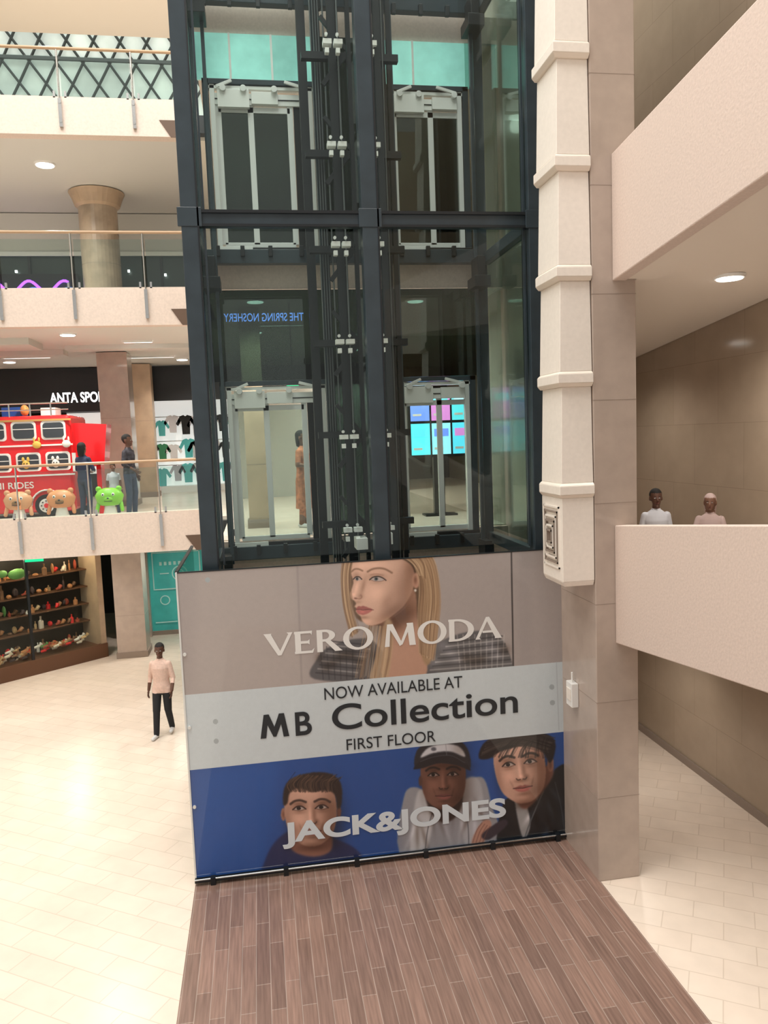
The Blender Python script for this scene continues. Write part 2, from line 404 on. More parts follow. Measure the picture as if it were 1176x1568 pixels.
e = empty('teal_mural_wall')
b = B(); b.box(-3.2, 3.9, 22.5, 22.7, 0, 3.28, m_teal); b.box(-3.2,3.9,22.46,22.5,0,.12,m_joint)
b.box(-4.1,-3.2,22.3,22.7,0,3.28,m_pillar); b.make('mural_panel', e)
b = B()
def ring(b, cx, cz, r, w, y, m, n=28):
    vs = []; fs = []
    for i in range(n):
        t = 2*math.pi*i/n
        for q in (r, r-w):
            vs.append((cx+q*math.cos(t), y, cz+q*math.sin(t)))
    for i in range(n):
        j = (i+1) % n; fs.append((2*i, 2*j, 2*j+1, 2*i+1))
    b.add(vs, fs, m)
for (cx, cz, r) in [(-2.35,1.75,.22),(-2.35,1.75,.12),(-2.8,1.0,.14),(-2.0,2.75,.25),(-2.0,.75,.2)]: ring(b, cx, cz, r, .03, 22.455, m_tealw)
for (x0,x1,z) in [(-3.1,-1.8,2.35),(-3.1,-1.8,1.3),(-2.9,-2.65,1.75),(-3.1,-2.5,.35)]: b.box(x0,x1,22.45,22.46,z,z+.03,m_tealw)
for x in (-3.1,-1.8): b.box(x,x+.03,22.45,22.46,1.3,2.35,m_tealw)
for i in range(6): b.box(-2.9+.13*i,-2.83+.13*i,22.45,22.46,2.0,2.1,m_tealw)
b.make('mural_linework', e)
b = B(); b.box(-4.75,-4.4,16.5,16.54,3.14,3.26,m_green); b.cyl((-4.6,16.52,3.26),(-4.6,16.52,3.3),.01,m_black); b.make('exit_sign')

# ------------------------------------------------------------------ double-decker play bus
e = empty('double_decker_bus')
b = B(); X1 = -3.92
b.box(-8.2, X1, 17.6, 19.2, 4.05, 6.12, m_red); b.make('body', e, bevel=.08)
b = B(); mw_ = m_white
for z in (5.47, 4.83): b.box(-8.22, X1+.02, 17.58, 17.6, z, z+.035, mw_)
b.box(-8.22, X1+.02, 17.57, 17.6, 6.0, 6.04, M('bus_gold',(.5,.3,.1),.4))
def rrect(cx, cz, w, h, r=.07, n=5):
    p = []
    for sx, sz, fl in ((1,1,0),(-1,1,1),(-1,-1,0),(1,-1,1)):
        for i in range(n+1):
            a = math.radians(90*i/n)
            if fl: a = math.radians(90)-a
            p.append((cx+sx*(w/2-r)+r*math.cos(a)*sx, cz+sz*(h/2-r)+r*math.sin(a)*sz))
    return p
m_busglass = M('bus_window', (.05,.06,.07), .15)
faces = [M('toon_orange',(.8,.35,.1),.5), M('toon_white',(.8,.8,.75),.5), M('toon_yellow',(.75,.5,.1),.5), M('toon_brown',(.3,.15,.06),.5)]
for i, cx in enumerate([-4.27-.6*k for k in range(7)]):
    for j, cz in enumerate((5.8, 5.14)):
        dx = 0 if j == 0 else .05
        b.plate(rrect(cx+dx, cz, .50, .40), 17.585, .02, mw_)
        b.plate(rrect(cx+dx, cz, .42, .32), 17.57, .02, m_busglass)
        b.box(cx+dx-.21,cx+dx+.21,17.565,17.575,cz+.03,cz+.045,mw_)
        if j == 1:
            fm = faces[(i+j) % 4]
            b.ell((cx+dx-.05, 17.565, cz-.05), (.08,.03,.09), fm); b.ell((cx+dx-.10,17.56,cz+.06),(.03,.02,.05),fm); b.ell((cx+dx,17.56,cz+.06),(.03,.02,.05),fm)
            for s_ in (-.03,.03): b.ell((cx+dx-.05+s_,17.53,cz-.03),(.012,.01,.015),m_black)
for q, fm in ((-4.6,faces[2]),(-4.0,faces[1])): b.ell((q-.02,17.56,5.5),(.09,.03,.08),fm); b.ell((q-.07,17.56,5.6),(.02,.02,.06),fm); b.ell((q+.03,17.56,5.6),(.02,.02,.06),fm)
for cx in (-4.5, -7.2):
    b.cyl((cx,17.5,4.2),(cx,17.75,4.2),.24,m_black,24); b.cyl((cx,17.48,4.2),(cx,17.5,4.2),.15,mw_,20); b.cyl((cx,17.46,4.2),(cx,17.48,4.2),.05,m_red,12)
    for k in range(8):
        t = k*math.pi/4; b.box(cx+.1*math.cos(t)-.012,cx+.1*math.cos(t)+.012,17.45,17.48,4.2+.1*math.sin(t)-.012,4.2+.1*math.sin(t)+.012,m_black)
    b.loft([(cx+.33*math.cos(a),17.58,4.2+.33*math.sin(a)) for a in np.linspace(0,math.pi,12)],[.02]*12,mw_,6)
b.box(-8.1,-7.8,17.7,19.1,3.9,4.1,m_black); b.box(-4.4,-4.0,17.9,19.1,3.9,4.1,m_black)
for x in np.arange(-8.1, X1+.0, .42): b.box(x,x+.025,17.65,17.675,6.1,6.38,m_chrome)
b.cyl((-8.15,17.66,6.38),(X1-.03,17.66,6.38),.018,m_chrome,8); b.cyl((-8.15,17.66,6.24),(X1-.03,17.66,6.24),.012,m_chrome,8)
b.box(-4.6,-4.3,18,18.5,6.12,6.3,m_white); b.box(-5.4,-5.0,18,18.5,6.12,6.33,m_blue); b.ell((-4.9,17.9,6.25),(.09,.09,.12),faces[0])
b.plate([(X1,4.9),(-3.35,5.05),(-3.25,5.9),(X1,5.95)], 18.0, .6, m_red)
b.box(-3.55,-3.45,18.1,18.5,3.9,5.0,m_red)
b.box(X1-.02,X1+.05,17.62,17.7,4.9,5.3,m_silver)
b.make('trim_and_windows', e)
text('MINI RIDES', m_white, -5.75, -4.75, 4.58, 4.72, 17.57, 'lettering', e, bold=.01)

def ride(x, y, m, frog=False):
    b = B(); z = 3.9
    b.loft([(x,y,z),(x,y,z+.05),(x,y,z+.28),(x,y,z+.32)], [.13,.16,.1,.12], m_white, 16)
    b.loft([(x,y,z+.30),(x,y,z+.36),(x,y,z+.5),(x,y,z+.62),(x,y,z+.66)], [(.17,.12),(.25,.16),(.29,.17),(.22,.13),(.08,.06)], m, 20)
    for s_ in (-1,1):
        b.ell((x+s_*.2,y-.02,z+.64),(.06,.04,.06), m); b.ell((x+s_*.10,y-.15,z+.53),(.03,.02,.035), m_white); b.ell((x+s_*.10,y-.165,z+.53),(.014,.012,.018), m_black)
        b.capsule((x+s_*.22,y,z+.35),(x+s_*.25,y-.05,z+.2),.04,.04,m)
    b.ell((x,y-.15,z+.43),(.09,.04,.06), faces[3] if not frog else m)
    b.ell((x,y-.19,z+.46),(.022,.015,.016), m_black); b.box(x-.08,x+.08,y-.185,y-.17,z+.39,z+.40,m_black)
    b.make('animal_ride_stool', smooth=True)
ride(-4.02, 16.75, M('ride_orange',(.75,.32,.14),.35)); ride(-4.85, 16.75, M('ride_peach',(.75,.38,.2),.35))
ride(-3.05, 16.65, M('ride_green',(.25,.65,.05),.35), True)

# ------------------------------------------------------------------ elevator shaft
sh = empty('glass_elevator_shaft')
b = B()
for x in (-.63, 1.5, 3.6):
    b.box(x-.1, x+.1, 9.55, 9.75, .006, 15, m_steel)
for x in (-.66, 3.55):
    b.box(x-.07, x+.07, 11.72, 11.9, .0, 15, m_steel)
b.box(-.53, 3.5, 9.58, 9.72, 7.94, 8.1, m_steel)
for x in (-.63, 3.6):
    b.box(x-.06, x+.06, 9.75, 11.72, 7.94, 8.1, m_steel); b.box(x-.06, x+.06, 9.75, 11.72, 3.68, 3.84, m_steel); b.box(x-.06,x+.06,9.75,11.72,11.55,11.75,m_steel)
for z in (3.62, 7.98, 11.58): b.box(-.6, 3.5, 11.74, 11.88, z, z+.2, m_steel)
for x in (-.63, 3.6, 1.5): b.box(x-.14,x+.14,9.54,9.57,7.92,8.14,m_steel)
for x in (-.4, -.05, .35, .8, 1.2, 1.9, 2.3, 2.7, 3.1):
    for z in (3.8, 8.17, 11.6): b.box(x-.03,x+.03,11.68,11.74,z-.1,z+.05,m_steel2)
for x, s_ in ((-.5,1),(3.42,-1)):
    for z in (7.55, 11.2, 3.3): b.box(x-.12,x+.12,11.3,11.72,z,z+.16,m_steel2); b.box(x-.06,x+.06,11.35,11.7,z+.16,z+.45,m_steel2)
for x in (-.44,1.08,2.20,3.40):
    b.box(x-.025,x+.025,11.55,11.62,3.6,15,m_steel)
b.make('frame', sh, bevel=.006)
b = B()
b.box(-.53, 3.5, 9.55, 9.58, 8.08, 8.115, m_steel2); b.box(-.53, 3.5, 9.55, 9.58, 7.925, 7.955, m_steel2)
for x in (-.63,1.5,3.6): b.box(x+.085,x+.105,9.54,9.56,3.9,15,m_steel2)
for x in (-.56,1.43,1.57,3.5): b.box(x-.012,x+.012,9.75,9.8,3.9,15,m_steel2)
b.make('frame_flanges', sh)
b = B()
for x, y, w in [(.90,11.3,.12),(1.10,11.1,.08),(1.24,10.6,.10),(1.34,10.9,.05),(1.43,10.4,.05),(1.67,10.6,.06),(1.80,10.4,.08),(1.98,11.1,.10),(2.12,11.3,.06)]:
    b.box(x-w/2,x+w/2,y-.05,y+.05,.0,15,m_steel2)
for x, y in [(1.01,11.0),(1.17,10.9),(1.31,10.5),(1.87,10.4),(1.6,10.8),(1.73,10.5)]: b.cyl((x,y,0.0),(x,y,15),.011,m_cable,6)
for k in range(9):
    z = 4.15+k*1.25
    b.box(.85,1.46,10.75,10.85,z,z+.09,m_steel2); b.box(1.55,2.15,10.75,10.85,z,z+.09,m_steel2)
    b.bar((1.10,10.6,z-.4),(1.43,10.6,z+.0),.06,.06,m_steel2); b.bar((1.10,10.6,z+.45),(1.43,10.6,z+.05),.05,.05,m_steel2)
    b.bar((1.67,10.6,z-.35),(1.96,10.9,z+.02),.05,.05,m_steel2)
    for x in (1.12,1.26,1.70):
        b.box(x-.02,x+.09,10.3,10.42,z-.02,z+.04,m_silver2); b.box(x,x+.05,10.28,10.36,z-.14,z-.08,m_silver2); b.cyl((x+.02,10.27,z+.08),(x+.02,10.3,z+.08),.02,m_silver)
b.make('guide_rails', sh)
b = B()
b.box(1.25,1.4,10.2,10.5,3.9,4.05,m_silver2); b.box(1.62,1.74,10.2,10.5,3.95,4.1,m_silver2)
for k in range(4): b.cyl((1.0+.035*k,10.9,0),(1.0+.035*k,10.9,15),.006,m_cable,6)
b.make('cables', sh)

def door(z0, x0, x1, posts, zh, dark=None):
    b = B(); y = 11.95
    b.box(x0,x0+.09,y-.12,y,z0,z0+zh,m_steel); b.box(x1-.09,x1,y-.12,y,z0,z0+zh,m_steel); b.box(x0,x1,y-.12,y,z0+zh-.07,z0+zh,m_steel)
    b.box(x0+.10,x0+.17,y-.1,y,z0,z0+zh-.07,m_silver); b.box(x1-.17,x1-.10,y-.1,y,z0,z0+zh-.07,m_silver)
    b.box(x0+.09,x1-.09,y-.1,y,z0+zh-.13,z0+zh-.085,m_silver2)
    b.box(x0+.12,x1-.12,y-.08,y,z0+zh-.34,z0+zh-.18,m_silver2)
    b.box(x0+.12,x1-.12,y-.09,y-.08,z0+zh-.27,z0+zh-.255,m_steel2)
    p = posts[0]
    b.box(p+.0,p+.45,y-.15,y-.08,z0+zh-.40,z0+zh-.15,m_silver2)
    b.box(posts[1]+.02,posts[1]+.40,y-.13,y-.08,z0+zh-.34,z0+zh-.17,m_silver2)
    for xx in (p+.08,p+.37,posts[1]+.35): b.cyl((xx,y-.19,z0+zh-.15),(xx,y-.13,z0+zh-.15),.045,m_silver,14)
    b.bar((x0+.2,y-.16,z0+zh-.13),(x0+.42,y-.16,z0+zh-.04),.03,.04,m_silver); b.bar((x1-.5,y-.16,z0+zh-.04),(x1-.2,y-.16,z0+zh-.12),.03,.04,m_silver)
    for p in posts: b.box(p-.042,p+.042,y-.06,y-.01,z0+.06,z0+zh-.34,m_silver)
    b.box(posts[0],posts[-1],y-.06,y-.01,z0+.02,z0+.09,m_silver); b.box(posts[0],posts[-1],y-.06,y-.01,z0+zh-.44,z0+zh-.36,m_silver)
    b.box(x0,x1,y-.14,y,z0-.12,z0,m_steel2)
    b.box(x0+.1,x0+.6,y-.16,y-.14,z0-.06,z0+.01,m_silver2)
    if dark: b.box(dark[0],dark[1],y-.05,y-.0,z0,z0+zh-.34,m_black)
    b.make('landing_door', sh, bevel=.003)
    g = B(); g.box(posts[0],posts[-1],y-.04,y-.03,z0+.09,z0+zh-.44,m_glassmid if z0 < 5 else m_glassdark); g.make('door_glass', sh)
door(3.87, -.5, 1.17, [-.29,.17,.74], 2.42, (.79,1.02))
door(3.87, 2.12, 3.42, [2.28,2.84,3.3], 2.42)
door(8.22, -.5, 1.17, [-.29,.17,.74], 2.36, (.79,1.02))
door(8.22, 2.12, 3.42, [2.28,2.84,3.3], 2.36)
b = B()
b.box(-.6,1.2,11.96,11.975,6.3,7.64,m_glassdark); b.box(2.1,3.5,11.96,11.975,6.3,7.64,m_glassdark)
for z0, z1 in ((3.9,7.64),(8.2,11.27)): b.box(1.2,2.1,11.96,11.975,z0,z1,m_glassdark); b.box(3.42,3.9,11.96,11.975,z0,z1,m_glassmid)
b.make('rear_glazing', sh)
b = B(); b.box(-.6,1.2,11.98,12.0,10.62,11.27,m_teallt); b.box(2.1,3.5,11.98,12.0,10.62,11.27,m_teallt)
for x in (-.1,.5,1.1,2.6): b.box(x,x+.03,11.96,11.98,10.62,11.27,m_silver2)
b.make('transom_glazing', sh)
b = B(); b.box(3.62,3.63,9.75,11.72,3.9,15,m_glassmid); b.box(-.66,-.65,9.75,11.72,3.9,15,m_glassmid); b.make('side_glazing', sh)
b = B(); b.box(-.53,1.4,9.66,9.672,3.9,15,m_glass); b.box(1.6,3.5,9.66,9.672,3.9,15,m_glass); b.make('front_glazing', sh)
b = B()
for x in (-.47,3.46,): b.box(x-.012,x+.012,9.62,9.66,3.9,15,m_steel)
b.make('glazing_bead', sh)
text('THE SPRING NOSHERY', m_bluee, -.38, .80, 7.18, 7.30, 11.955, 'sign_reflection_text', sh, mirror=True, bold=.005)  # mirrored glowing letters imitate the reflection of a sign behind the camera
b = B(); b.box(.55,.75,13.2,13.24,6.25,6.37,m_green); b.box(.64,.66,13.21,13.23,6.37,7.66,m_black); b.make('exit_sign')
shell('wall_stairwell', -.6, 3.9, 20.8, 21.0, 3.9, 6.8, m_ceil2)

sqcol('landing_column', -.02, 13.7, .34, 3.9, 7.66, m_tan)
e = empty('digital_directory')
b = B(); b.box(2.75,3.95,14.0,14.08,4.98,6.25,m_black); b.box(3.2,3.4,13.98,14.1,3.9,5.0,m_steel2); b.box(3.0,3.6,13.85,14.2,3.9,3.93,m_steel2); b.make('cabinet', e)
b = B(); sm = [M('screen_%d' % i, c, .3, emit=1.5) for i, c in enumerate([(.15,.25,.8),(.6,.2,.55),(.1,.6,.7),(.1,.75,.9),(.3,.7,.85),(.1,.6,.8)])]
for i in range(3):
    for j in range(2):
        b.box(2.8+i*.39,3.15+i*.39,13.985,14.0,5.03+(1-j)*.62,5.6+(1-j)*.62,sm[j*3+i])
        b.box(2.84+i*.39,3.11+i*.39,13.98,13.985,5.36+(1-j)*.62,5.5+(1-j)*.62,sm[(j*3+i+2)%6]); b.box(2.84+i*.39,3.0+i*.39,13.98,13.985,5.12+(1-j)*.62,5.16+(1-j)*.62,m_white)
b.make('screen_tiles', e)
lbx = M('lightbox_blue',(.55,.7,.95),.4,emit=.9)
for x in (-.42,.85,2.05):
    b = B(); b.box(x,x+.07,12.6,12.66,4.0,5.8,lbx); b.box(x-.03,x+.10,12.58,12.68,3.9,4.0,m_steel2); b.make('illuminated_totem')

# ------------------------------------------------------------------ banner with printed artwork
BY = 9.33
ban = empty('advertising_banner')
def toX(px, py):
    d = F+R*((px-588)/FP)-U*((py-784)/FP); t = BY/d.y
    return d.x*t, CZ+d.z*t
bx0, bx1, bz0, bz1 = -1.01, 3.84, .09, 3.88
NX, NZ = 900, 700
gx, gz = np.meshgrid(np.linspace(bx0, bx1, NX), np.linspace(bz0, bz1, NZ))
def art_xy(X, Z):
    dz = Z-CZ
    dep = X*F.x+BY*F.y+dz*F.z
    return 588+FP*(X*R.x+BY*R.y+dz*R.z)/dep, 784-FP*(X*U.x+BY*U.y+dz*U.z)/dep
AX, AY = art_xy(gx, gz)
cv = np.empty((NZ, NX, 3))
def c3(c): return np.array(c)/255.
cv[:] = c3((172,163,160))
def cat(poly, n=6):
    P = np.array(poly, float); out = []; k = len(P)
    for i in range(k):
        p0, p1, p2, p3 = P[i-1], P[i], P[(i+1) % k], P[(i+2) % k]
        for t in np.arange(n)/n: out.append(.5*((2*p1)+(-p0+p2)*t+(2*p0-5*p1+4*p2-p3)*t*t+(-p0+3*p1-3*p2+p3)*t**3))
    return np.array(out)
def blur(m, s):
    if s < 1: return m
    k = np.exp(-np.arange(-int(2*s), int(2*s)+1)**2/(2*s*s/1.5)); k /= k.sum()
    m = np.apply_along_axis(lambda r: np.convolve(r, k, 'same'), 0, m)
    return np.apply_along_axis(lambda r: np.convolve(r, k, 'same'), 1, m)
def region(xa, xb, ya, yb, pad):
    ok = (AX > xa-pad) & (AX < xb+pad) & (AY > ya-pad) & (AY < yb+pad)
    rr = np.where(ok.any(1))[0]; cc = np.where(ok.any(0))[0]
    if len(rr) == 0 or len(cc) == 0: return None
    return slice(rr[0], rr[-1]+1), slice(cc[0], cc[-1]+1)
def comp(sl, m, col, a): cv[sl] = cv[sl]*(1-(m*a)[..., None])+c3(col)*(m*a)[..., None]
def fill(poly, col, soft=1.2, a=1, smooth=True):
    p = cat(poly) if smooth else np.array(poly, float)
    sl = region(p[:,0].min(), p[:,0].max(), p[:,1].min(), p[:,1].max(), 3+soft*3)
    if sl is None: return
    x = AX[sl]; y = AY[sl]; ins = np.zeros(x.shape, bool); n = len(p)
    for i in range(n):
        x1, y1 = p[i]; x2, y2 = p[(i+1) % n]
        if y1 == y2: continue
        c = ((y1 > y) != (y2 > y)) & (x < (x2-x1)*(y-y1)/(y2-y1)+x1); ins ^= c
    comp(sl, blur(ins.astype(float), soft), col, a)
def ell2(cx, cy, rx, ry, col, soft=1, a=1, rot=0):
    t = np.linspace(0, 2*math.pi, 24, endpoint=False); c, s = math.cos(math.radians(rot)), math.sin(math.radians(rot))
    fill([(cx+rx*math.cos(q)*c-ry*math.sin(q)*s, cy+rx*math.cos(q)*s+ry*math.sin(q)*c) for q in t], col, soft, a, False)
def line(pts, w, col, soft=.8, a=1):
    p = np.array(pts, float)
    sl = region(p[:,0].min(), p[:,0].max(), p[:,1].min(), p[:,1].max(), w+5)
    if sl is None: return
    x = AX[sl]; y = AY[sl]; d = np.full(x.shape, 1e9)
    for (x1,y1),(x2,y2) in zip(p[:-1], p[1:]):
        L2 = (x2-x1)**2+(y2-y1)**2+1e-9; t = np.clip(((x-x1)*(x2-x1)+(y-y1)*(y2-y1))/L2, 0, 1)
        d = np.minimum(d, np.hypot(x-x1-t*(x2-x1), y-y1-t*(y2-y1)))
    comp(sl, np.clip((w/2-d)/soft+.5, 0, 1), col, a)
def curve(pts, w, col, soft=1, a=1):
    P = np.array(pts, float); P = np.vstack([2*P[0]-P[1], P, 2*P[-1]-P[-2]]); out = []
    for i in range(1, len(P)-2):
        for t in np.arange(5)/5: out.append(.5*((2*P[i])+(-P[i-1]+P[i+1])*t+(2*P[i-1]-5*P[i]+4*P[i+1]-P[i+2])*t*t+(-P[i-1]+3*P[i]-3*P[i+1]+P[i+2])*t**3))
    out.append(P[-2]); line(out, w, col, soft, a)
def sh2(cx, cy, rx, ry, f, rot=0):
    r = max(rx, ry)*2.2; sl = region(cx, cx, cy, cy, r)
    if sl is None: return
    c, s = math.cos(math.radians(rot)), math.sin(math.radians(rot)); x = AX[sl]-cx; y = AY[sl]-cy
    u = (x*c+y*s)/rx; v = (-x*s+y*c)/ry; m = np.exp(-(u*u+v*v))[..., None]
    ch = np.array((.85,1,1.12)) if f < 1 else np.array((1,1,1.05))
    cv[sl] = np.clip(cv[sl]*(1+(f-1)*m*ch), 0, 1)
rs = np.random.RandomState(3)
def hair(path_a, path_b, n, cols, w=(.7,1.6), jit=1.2, a=.5):
    A = np.array(path_a, float); Bp = np.array(path_b, float)
    for i in range(n):
        q = rs.rand(); p = A*(1-q)+Bp*q+rs.randn(len(A),2)*jit*np.linspace(.3,1,len(A))[:,None]
        curve(p, w[0]+rs.rand()*(w[1]-w[0]), cols[rs.randint(len(cols))], 1.3, a)
# --- woman
fill([(300,860),(450,860),(470,1060),(300,1060)], (184,175,170), 12, .6, False)
fill([(534,846),(600,838),(655,846),(668,888),(668,940),(662,990),(645,1016),(612,1010),(598,965),(566,955),(545,945),(532,905),(526,880)], (112,88,68), 2)
fill([(482,1040),(486,1008),(505,990),(545,978),(575,985),(600,1040)], (92,91,94), 2)
fill([(640,1040),(650,1000),(690,975),(735,966),(768,978),(786,1020),(786,1040)], (96,95,98), 2)
fill([(572,930),(630,900),(640,955),(652,1035),(586,1035),(590,975)], (192,150,128), 2)
for i in range(9):
    line([(484+i*3,1030-i*6),(545+i*3,1036-i*6)], 2, (176,174,172) if i % 2 else (50,50,54), 2, a=.7)
    line([(655+i*4,1032-i*6),(785-i*2,1022-i*6)], 2, (176,174,172) if i % 2 else (50,50,54), 2, a=.7)
    line([(700+i*9,972),(705+i*8,1030)], 1.5, (196,194,192), 1.5, a=.5)
    line([(490+i*10,990),(495+i*9,1040)], 1.5, (40,40,44), 1.5, a=.5)
for i in range(10): sh2(490+i*10,1005+rs.randint(-8,18),8,8,rs.choice([.7,1.25])); sh2(665+i*12,1000+rs.randint(-12,14),9,8,rs.choice([.7,1.25]))
sh2(612,948,36,16,.50,-30); sh2(590,960,14,14,.7)
face = [(536,864),(548,850),(575,844),(606,852),(630,866),(635,888),(630,908),(618,928),(602,942),(586,953),(572,958),(562,957),(555,951),(552,944),(548,940),(545,936),(546,931.5),(543,929),(545,925),(543.5,921),(539,917.5),(534.5,914),(535,910),(538.5,902),(541,893),(540,886),(537,877)]
fill(face, (220,180,158), 1.4)
sh2(622,900,20,40,.70,12); sh2(600,938,26,10,.68,-32); sh2(575,908,15,13,1.10); sh2(567,864,22,9,1.09); sh2(592,922,9,15,.84,22); sh2(632,866,13,20,.72)
sh2(552,868,8,14,1.05); sh2(562,952,8,4,1.10)
ell2(637,889,5.5,12, (196,150,128), 2); sh2(636,888,3,7,.62); ell2(636,904,1.8,2.2,(228,222,214),1.2)
sh2(577,883,14,7,.80); sh2(546,883,6,7,.80); sh2(577,877,9,2,1.10); sh2(576,893,9,2.5,.92)
fill([(568,887.2),(573,884.2),(579,883.6),(585,885.6),(588,888.4),(581,889.8),(573,889.4)], (188,176,172), 1, .95)
fill([(543,886.5),(546,884),(550,884.4),(553,887.5),(548,889)], (186,172,168), 1, .95)
ell2(576,886.4,2.9,2.9,(74,84,86),1); ell2(576,886.4,1.3,1.3,(20,18,18),.8); ell2(546.8,886.3,2,2.6,(70,78,80),1); ell2(546.5,886.3,1,1.2,(20,18,18),.8)
curve([(566,887.8),(571,884),(579,882.6),(586,885),(591,888.6)],1.7,(44,32,28),1,.95); curve([(541,887),(545,883.4),(550,883.4),(554,887)],1.5,(44,32,28),1,.95)
curve([(568,888),(575,890.4),(583,890.2),(588,888.6)],.8,(124,88,74),1.2,.7); curve([(567,880.5),(576,878.5),(587,881)],.8,(150,108,88),1.4,.6)
curve([(563,875.4),(570,871.6),(580,870),(590,871.6),(600,877)],2.6,(120,88,66),2.2,.8); curve([(538,875.5),(543,871.6),(549,871.4),(555,874)],2.1,(120,88,66),2.2,.8)
sh2(556,898,3.4,13,.80,14); sh2(546,900,3,13,1.13,14); sh2(552,913,4.5,4,.84); sh2(541,910.5,3.4,3,1.12); curve([(552.5,911),(554,914.5),(551,917),(547,916.5)],1.1,(150,104,86),1.5,.8); ell2(544.5,916.3,2.6,.9,(96,58,48),1.1,.9,10); sh2(548,922,5,2.4,.86)
fill([(546,930.6),(549.5,928),(552.5,929),(556,927.8),(563,930),(571,933.6),(560,933.8),(551,933.6),(546,933.4)],(158,88,84),1.1,.9)
fill([(546,933.6),(552,934),(561,934),(570,934),(564,939),(556,941.6),(549,940),(546,936.6)],(184,106,100),1.2,.9)
curve([(545.5,933.4),(551,933.2),(556,934),(564,933.4),(572,934)],.9,(96,46,44),1,.9); sh2(555,937,4,1.4,1.15); sh2(557,945.5,8,2.6,.80)
curve([(634,908),(622,928),(604,943),(586,954),(568,959)],1.2,(140,100,80),2.5,.6)
B1 = [(196,166,132),(150,118,90),(212,184,150),(112,84,62),(176,144,110)]
fill([(600,838),(650,842),(668,872),(672,925),(664,1000),(652,1018),(641,985),(641,940),(646,898),(640,872),(622,854)], (168,138,106), 2.5)
hair([(598,842),(628,858),(641,890),(640,940),(642,1000)], [(652,838),(668,866),(674,920),(670,970),(664,1010)], 90, B1)
hair([(590,846),(616,852),(634,866),(641,880)], [(600,838),(634,846),(650,862),(652,884)], 30, B1)
fill([(527,846),(542,846),(537,872),(535,905),(541,945),(547,970),(537,962),(527,925),(524,880)], (160,130,100), 2)
hair([(526,846),(522,885),(526,930),(537,975)], [(544,846),(537,880),(540,925),(550,965)], 34, B1, a=.55)
fill([(590,950),(602,958),(600,1000),(592,1040),(566,1040),(578,1000)], (190,162,130), 3, .8)
hair([(560,958),(552,1000),(545,1038)], [(604,960),(602,1000),(596,1038)], 34, B1, a=.6)
line([(783,846),(786,1022)],2.5,(70,66,66),1); line([(800,846),(804,1022)],22,(164,156,154),12,.6)
line([(455,862),(462,1046)],3,(150,142,140),2,.5)
# --- blue base
def band(ztop, zbot, col):
    m = (gz < ztop) & (gz >= zbot); cv[m] = c3(col)
band(1.465, 0, (34,78,150))
fill([(300,1180),(430,1165),(400,1360),(300,1360)], (42,94,172), 14, .5, False)
def frontface(cx, cy, w, h, tilt, skin, lid, lip, brow, iris=(34,28,26), lightx=-1, stub=0, white=(180,168,162)):
    c, s = math.cos(math.radians(tilt)), math.sin(math.radians(tilt))
    P = lambda x, y: (cx+x*w*c-y*h*s, cy+x*w*s+y*h*c)
    S = lambda x, y, rx, ry, f, r=0: sh2(*P(x,y), rx*w, ry*h, f, tilt+r)
    fill([P(*p) for p in [(-.92,-.55),(-.8,-.95),(-.4,-1.2),(0,-1.25),(.4,-1.2),(.8,-.95),(.92,-.55),(.93,-.1),(.88,.3),(.74,.68),(.45,.95),(.18,1.08),(-.18,1.08),(-.45,.95),(-.74,.68),(-.88,.3),(-.93,-.1)]], skin, 1.5)
    L = lightx
    S(-L*.8,.05,.42,1.0,.60); S(-L*.5,.75,.5,.35,.68); S(L*.85,.2,.16,.7,.82); S(0,-.85,.5,.25,1.08)
    S(L*.42,.15,.26,.22,1.12); S(-L*.35,.2,.2,.2,1.05); S(0,1.12,.6,.16,.6)
    if stub: S(0,.72,.62,.36,stub); S(-.6,.5,.2,.3,stub); S(.6,.5,.2,.3,stub)
    for e in (-1,1):
        S(e*.40,-.30,.26,.16,.66); S(e*.42,-.42,.22,.06,.8); S(e*.40,-.10,.2,.05,.88)
        x = e*.40
        fill([P(x-.2,-.24),P(x-.07,-.30),P(x+.08,-.30),P(x+.2,-.24),P(x+.05,-.20),P(x-.08,-.20)], white, 1, .85)
        p = P(x+.02*L,-.255); ell2(p[0],p[1],.08*w,.065*h,iris,.9)
        curve([P(x-.23,-.22),P(x-.08,-.32),P(x+.09,-.32),P(x+.23,-.22)], .05*w, lid, 1, .95)
        curve([P(x-.18,-.20),P(x,-.165),P(x+.18,-.20)], .025*w, lid, 1.2, .5)
        curve([P(e*.16,-.46),P(e*.35,-.53),P(e*.55,-.51),P(e*.70,-.42)], .10*h*.8, brow, 2, .9)
    S(-L*.12,.0,.08,.3,.74); S(L*.03,-.02,.06,.3,1.16); S(0,.2,.09,.07,1.12); S(-L*.2,.22,.09,.08,.72); S(0,.33,.24,.06,.70)
    curve([P(-.19,.25),P(-.14,.30),P(-.05,.29)], .04*w, lid, 1.3, .7); curve([P(.19,.25),P(.14,.30),P(.05,.29)], .04*w, lid, 1.3, .7)
    fill([P(-.33,.56),P(-.1,.49),P(0,.51),P(.1,.49),P(.33,.56),P(.1,.585),P(-.1,.585)], tuple(int(v*.82) for v in lip), 1.3, .85)
    fill([P(-.31,.57),P(0,.585),P(.31,.57),P(.18,.68),P(0,.71),P(-.18,.68)], lip, 1.4, .85)
    curve([P(-.35,.56),P(-.12,.575),P(0,.59),P(.12,.575),P(.35,.56)], .035*w, tuple(int(v*.45) for v in lip), 1, .9)
    S(0,.63,.12,.03,1.12); S(0,.78,.22,.06,.78); S(0,.92,.2,.08,1.07); S(L*.38,.42,.04,.15,.88,20*L); S(-L*.38,.42,.04,.15,.8,-20*L)
